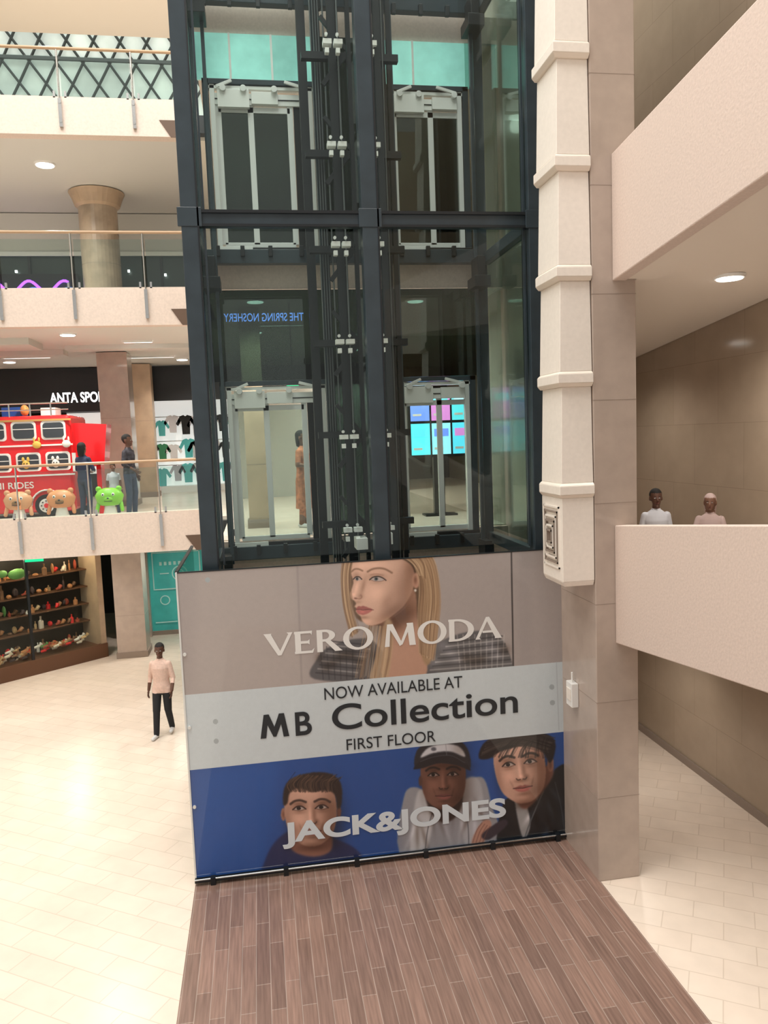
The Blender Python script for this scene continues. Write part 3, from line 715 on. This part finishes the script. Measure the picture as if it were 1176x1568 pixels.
# left man
fill([(405,1320),(425,1285),(455,1270),(500,1280),(545,1300),(560,1330),(540,1360),(400,1370)], (34,44,88), 3)
fill([(452,1262),(500,1262),(508,1300),(480,1312),(446,1300)], (150,104,88), 3)
ell2(434,1247,4,10,(180,130,112),1.6); sh2(434,1247,2.5,6,.7); ell2(519,1243,3.5,9,(140,98,84),1.6)
frontface(476,1248,43,44,-3,(206,162,142),(56,36,32),(170,98,92),(58,42,36),lightx=-1,stub=.90)
fill([(434,1232),(435,1208),(447,1192),(478,1183),(506,1185),(522,1200),(523,1230),(517,1238),(513,1218),(500,1210),(478,1213),(458,1207),(444,1214),(440,1230)], (44,33,29), 2)
hair([(442,1212),(440,1200),(452,1188)], [(516,1212),(514,1198),(524,1190)], 90, [(84,62,50),(24,18,16),(60,44,36),(110,84,66)], jit=2.2, a=.6)
# middle man
fill([(618,1222),(640,1206),(672,1232),(705,1205),(738,1190),(752,1230),(760,1300),(620,1316)], (150,150,156), 2)
fill([(640,1212),(665,1236),(650,1310),(628,1312)], (196,196,200), 3); fill([(700,1210),(734,1195),(742,1290),(715,1300)], (176,176,182), 3)
for i in range(12): sh2(628+i*11,1258+rs.randint(-22,26),3.5,24,rs.choice([.72,1.15]),rs.randint(-25,25))
curve([(664,1238),(655,1270),(650,1312)],1.6,(90,90,96),1.5,.8); curve([(704,1216),(716,1260),(718,1300)],1.6,(90,90,96),1.5,.8)
fill([(655,1215),(705,1212),(702,1245),(680,1260),(660,1244)], (50,34,30), 2.5)
frontface(679,1196,37,40,-2,(120,82,68),(24,16,14),(132,78,72),(28,20,18),iris=(14,10,10),lightx=-1,white=(150,136,130))
ell2(644,1196,3,8,(84,56,48),1.6); sh2(681,1172,32,7,.55)
fill([(637,1175),(638,1150),(655,1138),(682,1132),(706,1136),(718,1152),(720,1176),(700,1166),(672,1162)], (36,37,43), 1.5)
fill([(644,1160),(656,1145),(682,1139),(704,1144),(712,1159),(690,1151),(664,1153)], (206,206,212), 2)
fill([(633,1177),(650,1161),(680,1156),(706,1162),(721,1180),(700,1172),(672,1169),(648,1176)], (28,28,33), 1.5)
curve([(644,1166),(664,1159),(690,1157),(712,1168)],1,(84,84,92),1.5,.7); curve([(682,1133),(684,1156)],.9,(120,120,128),1.2,.6); ell2(664,1147,4,3,(90,90,100),1.5); sh2(705,1146,14,14,.75)
# right man
fill([(770,1232),(800,1215),(838,1198),(850,1178),(868,1172),(880,1210),(884,1300),(770,1310)], (24,27,31), 2)
fill([(788,1222),(800,1212),(812,1262),(800,1282)], (176,174,174), 2, .9)
for i in range(12): sh2(805+rs.randint(0,70),1240+rs.randint(-30,40),4,18,rs.choice([1.8,.6]),rs.randint(-40,40))
curve([(832,1212),(818,1244),(806,1275),(800,1300)],2.0,(96,100,104),1.6,.9); curve([(850,1198),(860,1240),(866,1288)],1.3,(66,70,76),2)
fill([(786,1200),(838,1172),(846,1190),(812,1235),(794,1232)], (140,94,78), 3)
ell2(843,1170,5,12,(180,130,112),1.6); sh2(843,1171,3,7,.62)
frontface(797,1180,42,46,-8,(212,166,146),(46,30,28),(178,100,94),(38,28,26),iris=(40,36,36),lightx=-1)
fill([(733,1160),(741,1138),(765,1127),(800,1122),(836,1124),(850,1137),(848,1158),(841,1168),(832,1152),(808,1142),(782,1146),(762,1153),(748,1162)], (26,22,24), 2)
hair([(736,1158),(760,1146),(790,1140),(836,1150)], [(748,1134),(775,1124),(810,1120),(850,1132)], 60, [(58,48,46),(12,10,12),(34,28,30),(80,68,62)], jit=1.6, a=.55)
hair([(752,1160),(762,1146),(778,1134)], [(838,1160),(836,1146),(838,1130)], 40, [(50,42,40),(12,10,12)], jit=2, a=.6)
fill([(722,1292),(731,1268),(742,1256),(751,1257),(752,1268),(743,1285),(738,1300)], (184,138,120), 2); fill([(738,1277),(770,1255),(776,1264),(748,1286)],(58,50,60),2)
for i in range(4): curve([(724+i*5,1290),(730+i*5,1272+i),(738+i*4,1260+i*2)],1.1,(116,78,68),1.4,.7)
fill([(570,1175),(600,1170),(620,1360),(540,1360)], (46,84,152), 12, .18, False)
band(2.405, 1.465, (206,217,222))
line([(852,1014),(856,1118)],1.5,(180,190,196),1,.7)
for q in ((845,1052),(846,1076),(330,1105),(331,1135),(318,888)): ell2(q[0],q[1],4,4,(170,180,184),.8)
ns_ = rs.rand(NZ//6+2, NX//6+2); ns_ = np.kron(ns_, np.ones((6,6)))[:NZ,:NX]; ns_ = blur(ns_, 3)
cv = np.clip(cv*(1+(ns_-.5)[...,None]*.02+rs.randn(NZ,NX,1)*.006), 0, 1)
lin = np.where(cv <= .04045, cv/12.92, ((np.clip(cv,0,1)+.055)/1.055)**2.4)
me = D.meshes.new('printed_picture')
V = np.stack([gx, np.full_like(gx, BY), gz], -1).reshape(-1, 3)
idx = np.arange(NX*NZ).reshape(NZ, NX)
Fq = np.stack([idx[:-1,:-1], idx[:-1,1:], idx[1:,1:], idx[1:,:-1]], -1).reshape(-1, 4)
me.vertices.add(len(V)); me.vertices.foreach_set('co', V.ravel())
me.loops.add(Fq.size); me.loops.foreach_set('vertex_index', Fq.ravel().astype(np.int32))
me.polygons.add(len(Fq)); me.polygons.foreach_set('loop_start', np.arange(0, Fq.size, 4, dtype=np.int32))
me.update(calc_edges=True)
at = me.color_attributes.new('print', 'FLOAT_COLOR', 'POINT')
at.data.foreach_set('color', np.concatenate([lin.reshape(-1,3), np.ones((NX*NZ,1))], 1).astype(np.float32).ravel())
m_print, nt, bs = _base('printed_vinyl')
va = nt.nodes.new('ShaderNodeVertexColor'); va.layer_name = 'print'; nt.links.new(va.outputs[0], bs.inputs['Base Color'])
bs.inputs['Roughness'].default_value = .45; bs.inputs['Coat Weight'].default_value = .7; bs.inputs['Coat Roughness'].default_value = .02
me.materials.append(m_print)
o = D.objects.new('printed_picture', me); COL.objects.link(o); o.parent = ban
b = B()
b.box(bx0,bx1,BY+.004,BY+.03,bz0,bz1,m_steel2)
b.box(bx0-.02,bx0,BY-.01,BY+.03,bz0,bz1+.01,m_silver); b.box(bx1,bx1+.02,BY-.01,BY+.03,bz0,bz1+.01,m_silver)
b.box(bx0,bx1,BY-.005,BY+.03,bz1,bz1+.012,m_steel2)
b.box(bx0-.02,bx1+.02,BY-.05,BY+.03,.045,.085,m_steel2); b.cyl((bx0-.02,BY-.05,.085),(bx1+.02,BY-.05,.085),.009,m_chrome,8)
for x in np.linspace(bx0+.2,bx1-.2,6): b.box(x-.03,x+.03,BY-.07,BY+.03,.006,.1,m_steel2)
b.box(bx0-.02,bx0,BY+.03,11.7,.05,3.88,m_glassmid); b.box(bx0-.03,bx0+.01,BY+.03,11.7,3.88,3.9,m_steel2)
for z in (1.0,2.0,2.9): b.cyl((bx0+.03,BY-.02,z),(bx0+.03,BY,z),.02,m_silver)
b.make('frame', ban)
def ptext(s, m, xl, yl, xr, yr, h, name, bold=0, ret=False):
    X0, Z0 = toX(xl, yl); X1_, Z1 = toX(xr, yr); xm = (xl+xr)/2; ym = (yl+yr)/2
    Zt = toX(xm, ym-h)[1]; Zb = (Z0+Z1)/2
    if ret: return X0, X1_, Zb, Zt
    return text(s, m, X0, X1_, Zb, Zt, BY-.004, name, ban, bold, th=.003)
m_ink = M('ink_black', (.02,.025,.03), .4); m_lw = M('letter_white', (.84,.84,.82), .35)
m_lp = M('letter_pale', (.72,.79,.84), .35)
ptext('NOW AVAILABLE AT', m_ink, 497,1072, 708,1052, 18, 'line_now_available')
x0_, x1_, zb_, zt_ = ptext('', None, 399,1131, 443,1127, 36, '', ret=True)
b = B(); Mp = [(0,0),(.2,0),(.27,.55),(.46,.03),(.56,.03),(.75,.55),(.82,0),(1.02,0),(.87,1),(.69,1),(.51,.46),(.33,1),(.15,1)]
b.plate([(x0_+p[0]/1.02*(x1_-x0_), zb_+p[1]*(zt_-zb_)) for p in Mp], BY-.006, .002, m_ink); b.make('letter_m', ban)
ptext('B', m_ink, 453,1127, 478,1124, 36, 'letter_b', .018)
ptext('Collection', m_ink, 509,1114, 793,1096, 39, 'line_collection', .012)
ptext('FIRST FLOOR', m_ink, 531,1151, 667,1133, 17, 'line_first_floor')
ptext('JACK&JONES', m_lp, 433,1297, 775,1262, 39, 'line_mens_brand', .035)
def half(cx, cz, rx, rz, irx, irz, n=14, full=False):
    a0, a1 = (-90, 90) if not full else (0, 360)
    o_ = [(cx+rx*math.cos(math.radians(a0+(a1-a0)*i/n)), cz+rz*math.sin(math.radians(a0+(a1-a0)*i/n))) for i in range(n+1)]
    i_ = [(cx+irx*math.cos(math.radians(a0+(a1-a0)*i/n)), cz+irz*math.sin(math.radians(a0+(a1-a0)*i/n))) for i in range(n+1)]
    return [[o_[k], o_[k+1], i_[k+1], i_[k]] for k in range(n)]
rc = lambda x0,x1,z0,z1: [(x0,z0),(x1,z0),(x1,z1),(x0,z1)]
Vp = [[(-.04,1),(.23,1),(.22,.94),(.54,.10),(.54,0),(.42,0)], [(.42,0),(.54,0),(.95,1),(.74,1),(.80,.93)]]
LET = {'V': (Vp, .93), 'A': ([[(.9-x,1-z) for x,z in p] for p in Vp]+[rc(.22,.66,.28,.38)], .93),
 'E': ([rc(.02,.22,0,1), [(.0,.89),(.56,.89),(.6,.80),(.62,1),(0,1)], [(.1,.44),(.46,.44),(.52,.38),(.52,.63),(.46,.56),(.1,.56)], [(0,0),(.62,0),(.68,.22),(.58,.11),(0,.11)]], .68),
 'R': ([rc(.02,.22,0,1)]+half(.3,.73,.36,.27,.15,.16)+[rc(.1,.3,.89,1),rc(.1,.3,.46,.57),[(.28,.5),(.48,.52),(.90,0),(.64,0)]], .86),
 'O': (half(.53,.5,.53,.53,.32,.42,28,True), 1.06),
 'D': ([rc(.02,.22,0,1),rc(.0,.3,.90,1),rc(.0,.3,0,.1)]+half(.3,.5,.64,.5,.42,.40), .96),
 'M': ([[(-.02,0),(.15,0),(.21,1),(.09,1)],[(.08,1),(.29,1),(.62,.08),(.52,.0)],[(.50,0),(.62,.06),(.97,1),(.84,1)],[(.79,1),(1.02,1),(1.10,0),(.87,0)]], 1.10)}
# single-sided letter faces, each stacked a hair apart so overlapping strokes never share a plane
b = B()
def word(s, gap=.07):
    x = 0; out = []
    for ch in s:
        ps, w = LET[ch]; out += [[(x+p[0], p[1]) for p in q] for q in ps]; x += w+gap
    return out, x-gap
for s, (xl,yl,xr,yr) in (('VERO',(407,1007,572,990)),('MODA',(590,990,768,977))):
    ps, wd = word(s); X0, Z0 = toX(xl,yl); X1_, Z1 = toX(xr,yr); Zb = (Z0+Z1)/2; Zt = toX((xl+xr)/2,(yl+yr)/2-34)[1]
    for k, q in enumerate(ps): b.add([(X0+p[0]/wd*(X1_-X0), BY-.004-.00015*(k % 9), Zb+p[1]*(Zt-Zb)) for p in q], [tuple(range(len(q)))], m_lw)
b.make('line_womens_brand', ban)

# ------------------------------------------------------------------ pillar, duct, ramps
b = B(); b.box(3.76, 4.28, 8.3, 9.36, 0, 20, m_pillar); b.make('pillar', bevel=.01)
pil = D.objects['pillar']
b = B()
for k in range(17): b.box(3.758,4.282,8.298,9.3,1.17*k+1.03,1.17*k+1.034,m_joint)
b.make('pillar_joint', pil)
e = empty('air_duct')
b = B(); cz = [4.71,5.96,7.12,8.29,9.46,10.62,11.8,12.97]
x0,x1,y0,y1 = 3.37,3.75,8.3,8.92
def frus(b, za, zb, ia, ib, m):
    vs = []
    for z, i in ((za,ia),(zb,ib)): vs += [(x0+i,y0+i,z),(x1,y0+i,z),(x1,y1,z),(x0+i,y1,z)]
    b.add(vs, [(3,2,1,0),(4,5,6,7),(0,1,5,4),(1,2,6,5),(2,3,7,6),(3,0,4,7)], m)
frus(b, 3.6, 3.66, .03, .0, m_duct); frus(b, 3.66, 4.62, .0, .0, m_duct)
for i, z in enumerate(cz):
    frus(b, z-.09, z-.05, .0, -.035, m_ductsh); frus(b, z-.05, z+.05, -.035, -.035, m_duct); frus(b, z+.05, z+.08, -.035, .0, m_ductsh)
    if i+1 < len(cz): frus(b, z+.08, cz[i+1]-.09, .0, .03, m_duct)
b.make('duct_sections', e, bevel=.006)
b = B()
for k in range(6):
    i = .035*k; x = x0-.004-.006*k
    ya, yb, za, zb = 8.38+i*.9, 8.84-i*.9, 3.8+i*1.6, 4.52-i*1.6
    mm = m_duct if k % 2 == 0 else m_joint
    b.box(x-.012,x0+.01,ya,yb,za,za+.02,mm); b.box(x-.012,x0+.01,ya,yb,zb-.02,zb,mm); b.box(x-.012,x0+.01,ya,ya+.015,za,zb,mm); b.box(x-.012,x0+.01,yb-.015,yb,za,zb,mm)
b.make('vent_grille', e)
b = B(); b.box(3.67,3.757,8.82,9.0,1.97,2.27,m_white); b.box(3.66,3.67,8.85,8.97,2.05,2.2,m_duct); b.cyl((3.71,8.9,2.27),(3.71,8.9,2.4),.012,m_white); b.make('alarm_box', pil, bevel=.012)

def ramp(name, zt, zbm, zs_, yend=13.0):
    e = empty(name); sl = .108
    def zz(z, y): return z+(8.3-y)*sl
    def pz(b, xa, xb, z0, z1, ya, yb, m):
        vs = [(x,y,zz(z,y)) for z in (z0,z1) for y in (ya,yb) for x in (xa,xb)]
        b.add(vs, [(0,2,3,1),(4,5,7,6),(0,1,5,4),(2,6,7,3),(0,4,6,2),(1,3,7,5)], m)
    b = B(); pz(b, 4.0, 4.16, zbm, zt, -3.98, 8.298, m_parapet); b.make('balustrade', e, bevel=.012)
    b = B(); pz(b, 4.17, 6.49, zs_-.2, zs_, -3.98, 8.29, m_soffit); pz(b, 4.29, 6.49, zs_-.2, zs_, 8.29, yend-.01, m_soffit)
    b.make('ramp_deck', e)
    b = B(); pz(b, 4.11, 4.28, zbm, zt, 9.37, yend-.01, m_parapet)
    b.make('balustrade_inner', e)
    return e
rlo = ramp('lower_ramp', 4.28, 2.90, 3.05)
rup = ramp('upper_ramp', 8.38, 7.02, 7.24)
downlight(5.38, 8.23, 7.06, .14, 240, parent=rup)
downlight(5.3, 11.5, 7.05-(11.5-8.3)*.108, .12, 100, parent=rup)
for y, e_ in ((10.8, 110), (6.5, 90)): downlight(5.3, y, 2.86+(8.3-y)*.108, .12, e_, parent=rlo)
b = B(); b.box(6.47,6.499,-4,12.99,.0,.12,m_joint); b.make('baseboard_right')

# ------------------------------------------------------------------ people
def person(name, loc, yaw, H, skin, shirt_, pants, shoe, hair, J=None, sleeve=.6, waist=.92, hy=0, skirt=None, hairlen=0, vox=.009, wide=1.0):
    j = dict(ls=(.155,0,1.385), rs=(-.155,0,1.385), le=(.215,.03,1.11), re=(-.215,.03,1.11), lw=(.235,-.05,.88), rw=(-.235,-.05,.88),
             lh=(.09,0,.92), rh=(-.09,0,.92), lk=(.10,-.02,.50), rk=(-.10,-.02,.50), la=(.10,.02,.085), ra=(-.10,.02,.085))
    if J: j.update(J)
    j = {k: Vector(v) for k, v in j.items()}
    t = B(); mm = m_black
    t.loft([(0,0,.80),(0,0,.86),(0,0,.95),(0,0,1.06),(0,0,1.2),(0,-.005,1.31),(0,0,1.38),(0,0,1.43),(0,0,1.47),(0,0,1.50)],
           [(.10,.08),(.155,.115),(.165*wide,.12),(.152*wide,.11),(.166*wide,.118),(.178*wide,.12),(.170,.10),(.125,.08),(.07,.06),(.05,.052)], mm, 22)
    segs = []
    def cp(a, b_, r0_, r1_, lab): t.capsule(a, b_, r0_, r1_, mm, 14); segs.append((lab, Vector(a), Vector(b_), r0_, r1_))
    for s in 'lr':
        cp(j[s+'s'], j[s+'e'], .055, .048, 'arm'); cp(j[s+'e'], j[s+'w'], .043, .028, 'fore')
        cp(j[s+'h'], j[s+'k'], .092, .070, 'leg'); cp(j[s+'k'], j[s+'a'], .066, .054, 'leg')
        a = j[s+'a']; sx = 1 if s == 'l' else -1
        cp(a+Vector((0,.04,-.04)), a+Vector((sx*.02,-.15,-.048)), .042, .036, 'shoe')
    if skirt:
        t.loft([(0,0,1.0),(0,0,.85),(0,0,.5),(0,0,skirt)], [(.15,.11),(.18,.14),(.18,.15),(.19,.16)], mm, 22); segs.append(('skirt', Vector((0,0,.9)), Vector((0,0,skirt)), .18, .19))
    cp((0,0,1.44), (0,-.005,1.54), .056, .052, 'neck')
    segs.append(('torso', Vector((0,0,.9)), Vector((0,0,1.36)), .15, .15))
    HS = 1.07; Rm = Matrix.Rotation(hy, 3, 'Z')
    def hc(p): q = Vector(p); q = Vector((q.x*HS, q.y*HS, 1.52+(q.z-1.52)*HS)); return Rm @ q
    E = lambda r: tuple(v*HS for v in r)
    t.ell(hc((0,.01,1.65)), E((.077,.096,.10)), mm, Rm, 20, 14); t.ell(hc((0,-.022,1.59)), E((.058,.068,.077)), mm, Rm, 18, 12)
    t.capsule(hc((0,-.088,1.63)), hc((0,-.104,1.60)), .010, .016, mm, 8)
    t.ell(hc((0,-.07,1.535)), E((.026,.022,.02)), mm, Rm)
    for sx in (-1,1): t.ell(hc((sx*.079,.01,1.62)), E((.012,.022,.033)), mm, Rm)
    t.ell(hc((0,.02,1.672)), E((.084,.101,.091)), mm, Rm, 20, 14)
    if hairlen: t.loft([hc((0,.03,1.70)),hc((0,.045,1.62)),hc((0,.05,1.56)),hc((0,.055,1.56-hairlen))], [(.08,.08),(.092,.075),(.088,.06),(.07,.04)], mm, 18)
    tmp = t.make(name+'_tmp'); r = tmp.modifiers.new('r','REMESH'); r.mode = 'VOXEL'; r.voxel_size = vox
    s_ = tmp.modifiers.new('s','SMOOTH'); s_.factor = .5; s_.iterations = 5
    dg = bpy.context.evaluated_depsgraph_get(); ev = D.meshes.new_from_object(tmp.evaluated_get(dg)); D.objects.remove(tmp)
    n = len(ev.vertices); co_ = np.empty(n*3); ev.vertices.foreach_get('co', co_); co_ = co_.reshape(-1,3)
    fs = [list(p.vertices) for p in ev.polygons]
    fc = np.array([co_[f].mean(0) for f in fs])
    best = np.full(len(fc), 1e9); lab = np.zeros(len(fc), int); par = np.zeros(len(fc))
    for i, (l, a, b_, ra, rb) in enumerate(segs):
        a = np.array(a); d = np.array(b_)-a; tt = np.clip(((fc-a) @ d)/(d @ d), 0, 1)
        ds = np.linalg.norm(fc-a-tt[:,None]*d, axis=1)-(ra+(rb-ra)*tt); k = ds < best
        best[k] = ds[k]; lab[k] = i; par[k] = tt[k]
    out = B(); names = [segs[i][0] for i in lab]; mats_ = []; Ri = np.array(Rm.transposed())
    for q, c in enumerate(fc):
        l = names[q]
        if c[2] > 1.515 and abs(c[0]) < .15:
            h = Ri @ c; h = np.array((h[0]/HS, h[1]/HS, 1.52+(h[2]-1.52)/HS))
            ishair = (h[2] > 1.698) or (h[1] > .035 and h[2] > 1.575) or (h[2] > 1.66 and h[1] > -.02) or (hairlen and h[1] > .015)
            mats_.append(hair if ishair else skin)
        elif c[2] > 1.475 and abs(c[0]) < .09: mats_.append(hair if (hairlen and c[1] > .03) else skin)
        elif hairlen and c[2] > 1.56-hairlen and c[1] > .062 and abs(c[0]) < .09: mats_.append(hair)
        elif l == 'arm': mats_.append(shirt_ if par[q] < sleeve/.6 or sleeve >= .6 else skin)
        elif l == 'fore': mats_.append(shirt_ if (sleeve > .6 and par[q] < (sleeve-.6)*3) else skin)
        elif l == 'shoe': mats_.append(shoe)
        elif l == 'skirt': mats_.append(pants)
        elif l == 'leg': mats_.append((shirt_ if c[2] > waist else pants) if not (skirt and c[2] < skirt+.02) else skin)
        elif l == 'neck': mats_.append(skin if c[2] > 1.47 else shirt_)
        else: mats_.append(shirt_ if c[2] > waist else pants)
    out.v = [tuple(v) for v in co_]; out.f = fs; out.m = [out.mi(m) for m in mats_]
    for sx in (-1,1):
        out.ell(hc((sx*.030,-.081,1.632)), (.013,.008,.0065), m_white, Rm, 10, 6); out.ell(hc((sx*.030,-.0875,1.632)), (.0058,.003,.0058), m_black, Rm, 8, 5)
        out.ell(hc((sx*.031,-.083,1.651)), (.017,.005,.0026), m_black, Rm, 8, 5)
    out.ell(hc((0,-.090,1.566)), (.023,.007,.007), M(name+'_lips', (.22,.07,.06), .5), Rm, 10, 5)
    for s in 'lr':
        w = j[s+'w']; d = (w-j[s+'e']).normalized(); sx = 1 if s == 'l' else -1
        inn = Vector((-sx,0,0)); inn = (inn-d*inn.dot(d)).normalized(); a = d.cross(inn).normalized()
        if a.y > 0: a = -a
        rot = Matrix((a, inn, d)).transposed()
        out.ell(w+d*.045, (.038,.015,.052), skin, rot, 12, 8)
        for i, ln in enumerate((.062,.07,.066,.052)):
            p = w+d*.082+a*(.027-.018*i); k1 = p+d*ln*.5+inn*.006; k2 = k1+(d*.75+inn*.65).normalized()*ln*.5
            out.capsule(p, k1, .0088, .008, skin, 8); out.capsule(k1, k2, .008, .0068, skin, 8)
        p = w+d*.025+a*.03; k1 = p+(d*.6+a*.7+inn*.2).normalized()*.035; out.capsule(p,k1,.011,.010,skin,8); out.capsule(k1,k1+(d*.95+inn*.3).normalized()*.03,.010,.008,skin,8)
    out.loft([(0,.0,1.462),(0,-.004,1.492)], [(.068,.066),(.060,.058)], shirt_, 18)
    sc = H/1.775
    out.v = [(v[0]*sc, v[1]*sc, v[2]*sc) for v in out.v]
    zmin = min(v[2] for v in out.v); out.v = [(v[0], v[1], v[2]-zmin) for v in out.v]
    return out.make(name, smooth=True, loc=loc, rotz=yaw)

sk_d = M('skin_dark', (.11,.05,.032), .5); sk_m = M('skin_brown', (.2,.1,.065), .5)
h_bl = M('hair_black', (.008,.007,.007), .8); c_cream = M('shirt_cream', (.72,.52,.44), .8, noise=.08, ns=30, bump=.3)
c_trouser = M('trousers_black', (.012,.013,.016), .8); c_shoe = M('shoes_white', (.7,.7,.7), .5)
c_jean = M('jeans', (.04,.055,.10), .85, noise=.2, ns=20); c_dk = M('shirt_dark', (.03,.03,.04), .8, noise=.9, ns=14); c_wh = M('shirt_white', (.6,.62,.68), .8)
c_or = M('dress_rust', (.50,.18,.09), .8, noise=.4, ns=16); c_navy = M('top_navy', (.02,.03,.07), .8); c_pk = M('scarf_rose', (.5,.38,.36), .8)
person('walking_man', (-1.98,14.55,0), math.radians(-12), 1.76, sk_d, c_cream, c_trouser, c_shoe, h_bl,
       J=dict(lk=(.10,-.02,.50), la=(.10,.14,.12), rk=(-.09,-.11,.50), ra=(-.10,-.16,.085), le=(.225,.00,1.11), lw=(.235,-.14,.90), re=(-.225,.06,1.12), rw=(-.245,-.02,.88)), sleeve=.75, waist=.84, hy=.15)
person('standing_man', (-2.72,17.3,3.9), math.radians(70), 1.76, sk_d, c_dk, c_jean, M('shoes_brown',(.2,.1,.05),.5), h_bl,
       J=dict(lk=(.11,-.04,.50), la=(.12,.0,.085), re=(-.23,.0,1.13), rw=(-.15,-.2,1.0)), sleeve=.8, hy=.1)
person('standing_woman', (-3.62,17.15,3.9), math.radians(150), 1.62, sk_m, c_navy, c_jean, c_shoe, h_bl,
       J=dict(le=(.23,-.05,1.15), lw=(.12,-.24,1.10), re=(-.23,-.05,1.15), rw=(-.1,-.24,1.12)), sleeve=.9, hairlen=.1)
person('toddler', (-3.10,17.55,3.9), math.radians(20), 1.15, sk_m, c_wh, c_jean, c_shoe, h_bl, sleeve=.4, vox=.012)
person('shopper_in_dress', (.76,13.3,3.9), math.radians(60), 1.66, sk_m, c_or, c_or, c_shoe, h_bl, skirt=.35, sleeve=.5, hairlen=.08,
       J=dict(re=(-.24,-.02,1.15), rw=(-.12,-.24,1.12)))
def rz(y, zs_=3.05): return zs_+(8.3-y)*.108
person('man_on_ramp', (5.30,9.75,rz(9.7)), math.radians(-15), 1.66, sk_d, c_wh, c_trouser, c_shoe, h_bl, sleeve=.9)
person('woman_on_ramp', (5.88,9.4,rz(9.35)), math.radians(-35), 1.55, sk_m, c_pk, c_navy, c_shoe, c_pk, sleeve=1.0, hairlen=.16,
       J=dict(le=(.23,-.06,1.15), lw=(.1,-.26,1.22), re=(-.23,-.06,1.15), rw=(-.08,-.26,1.20)))

# ------------------------------------------------------------------ lighting
w = D.worlds.new('world'); scene.world = w; w.use_nodes = True
w.node_tree.nodes['Background'].inputs[0].default_value = (1, .955, .91, 1)
w.node_tree.nodes['Background'].inputs[1].default_value = .56
l = D.lights.new('atrium_skylight', 'AREA'); l.shape = 'RECTANGLE'; l.size = 15; l.size_y = 14; l.energy = 4900; l.color = (1,.96,.90)
lo = D.objects.new('atrium_skylight', l); lo.location = (-3.5, 7, 21); COL.objects.link(lo)
scene.view_settings.view_transform = 'Standard'
scene.view_settings.look = 'None'
scene.view_settings.exposure = 0
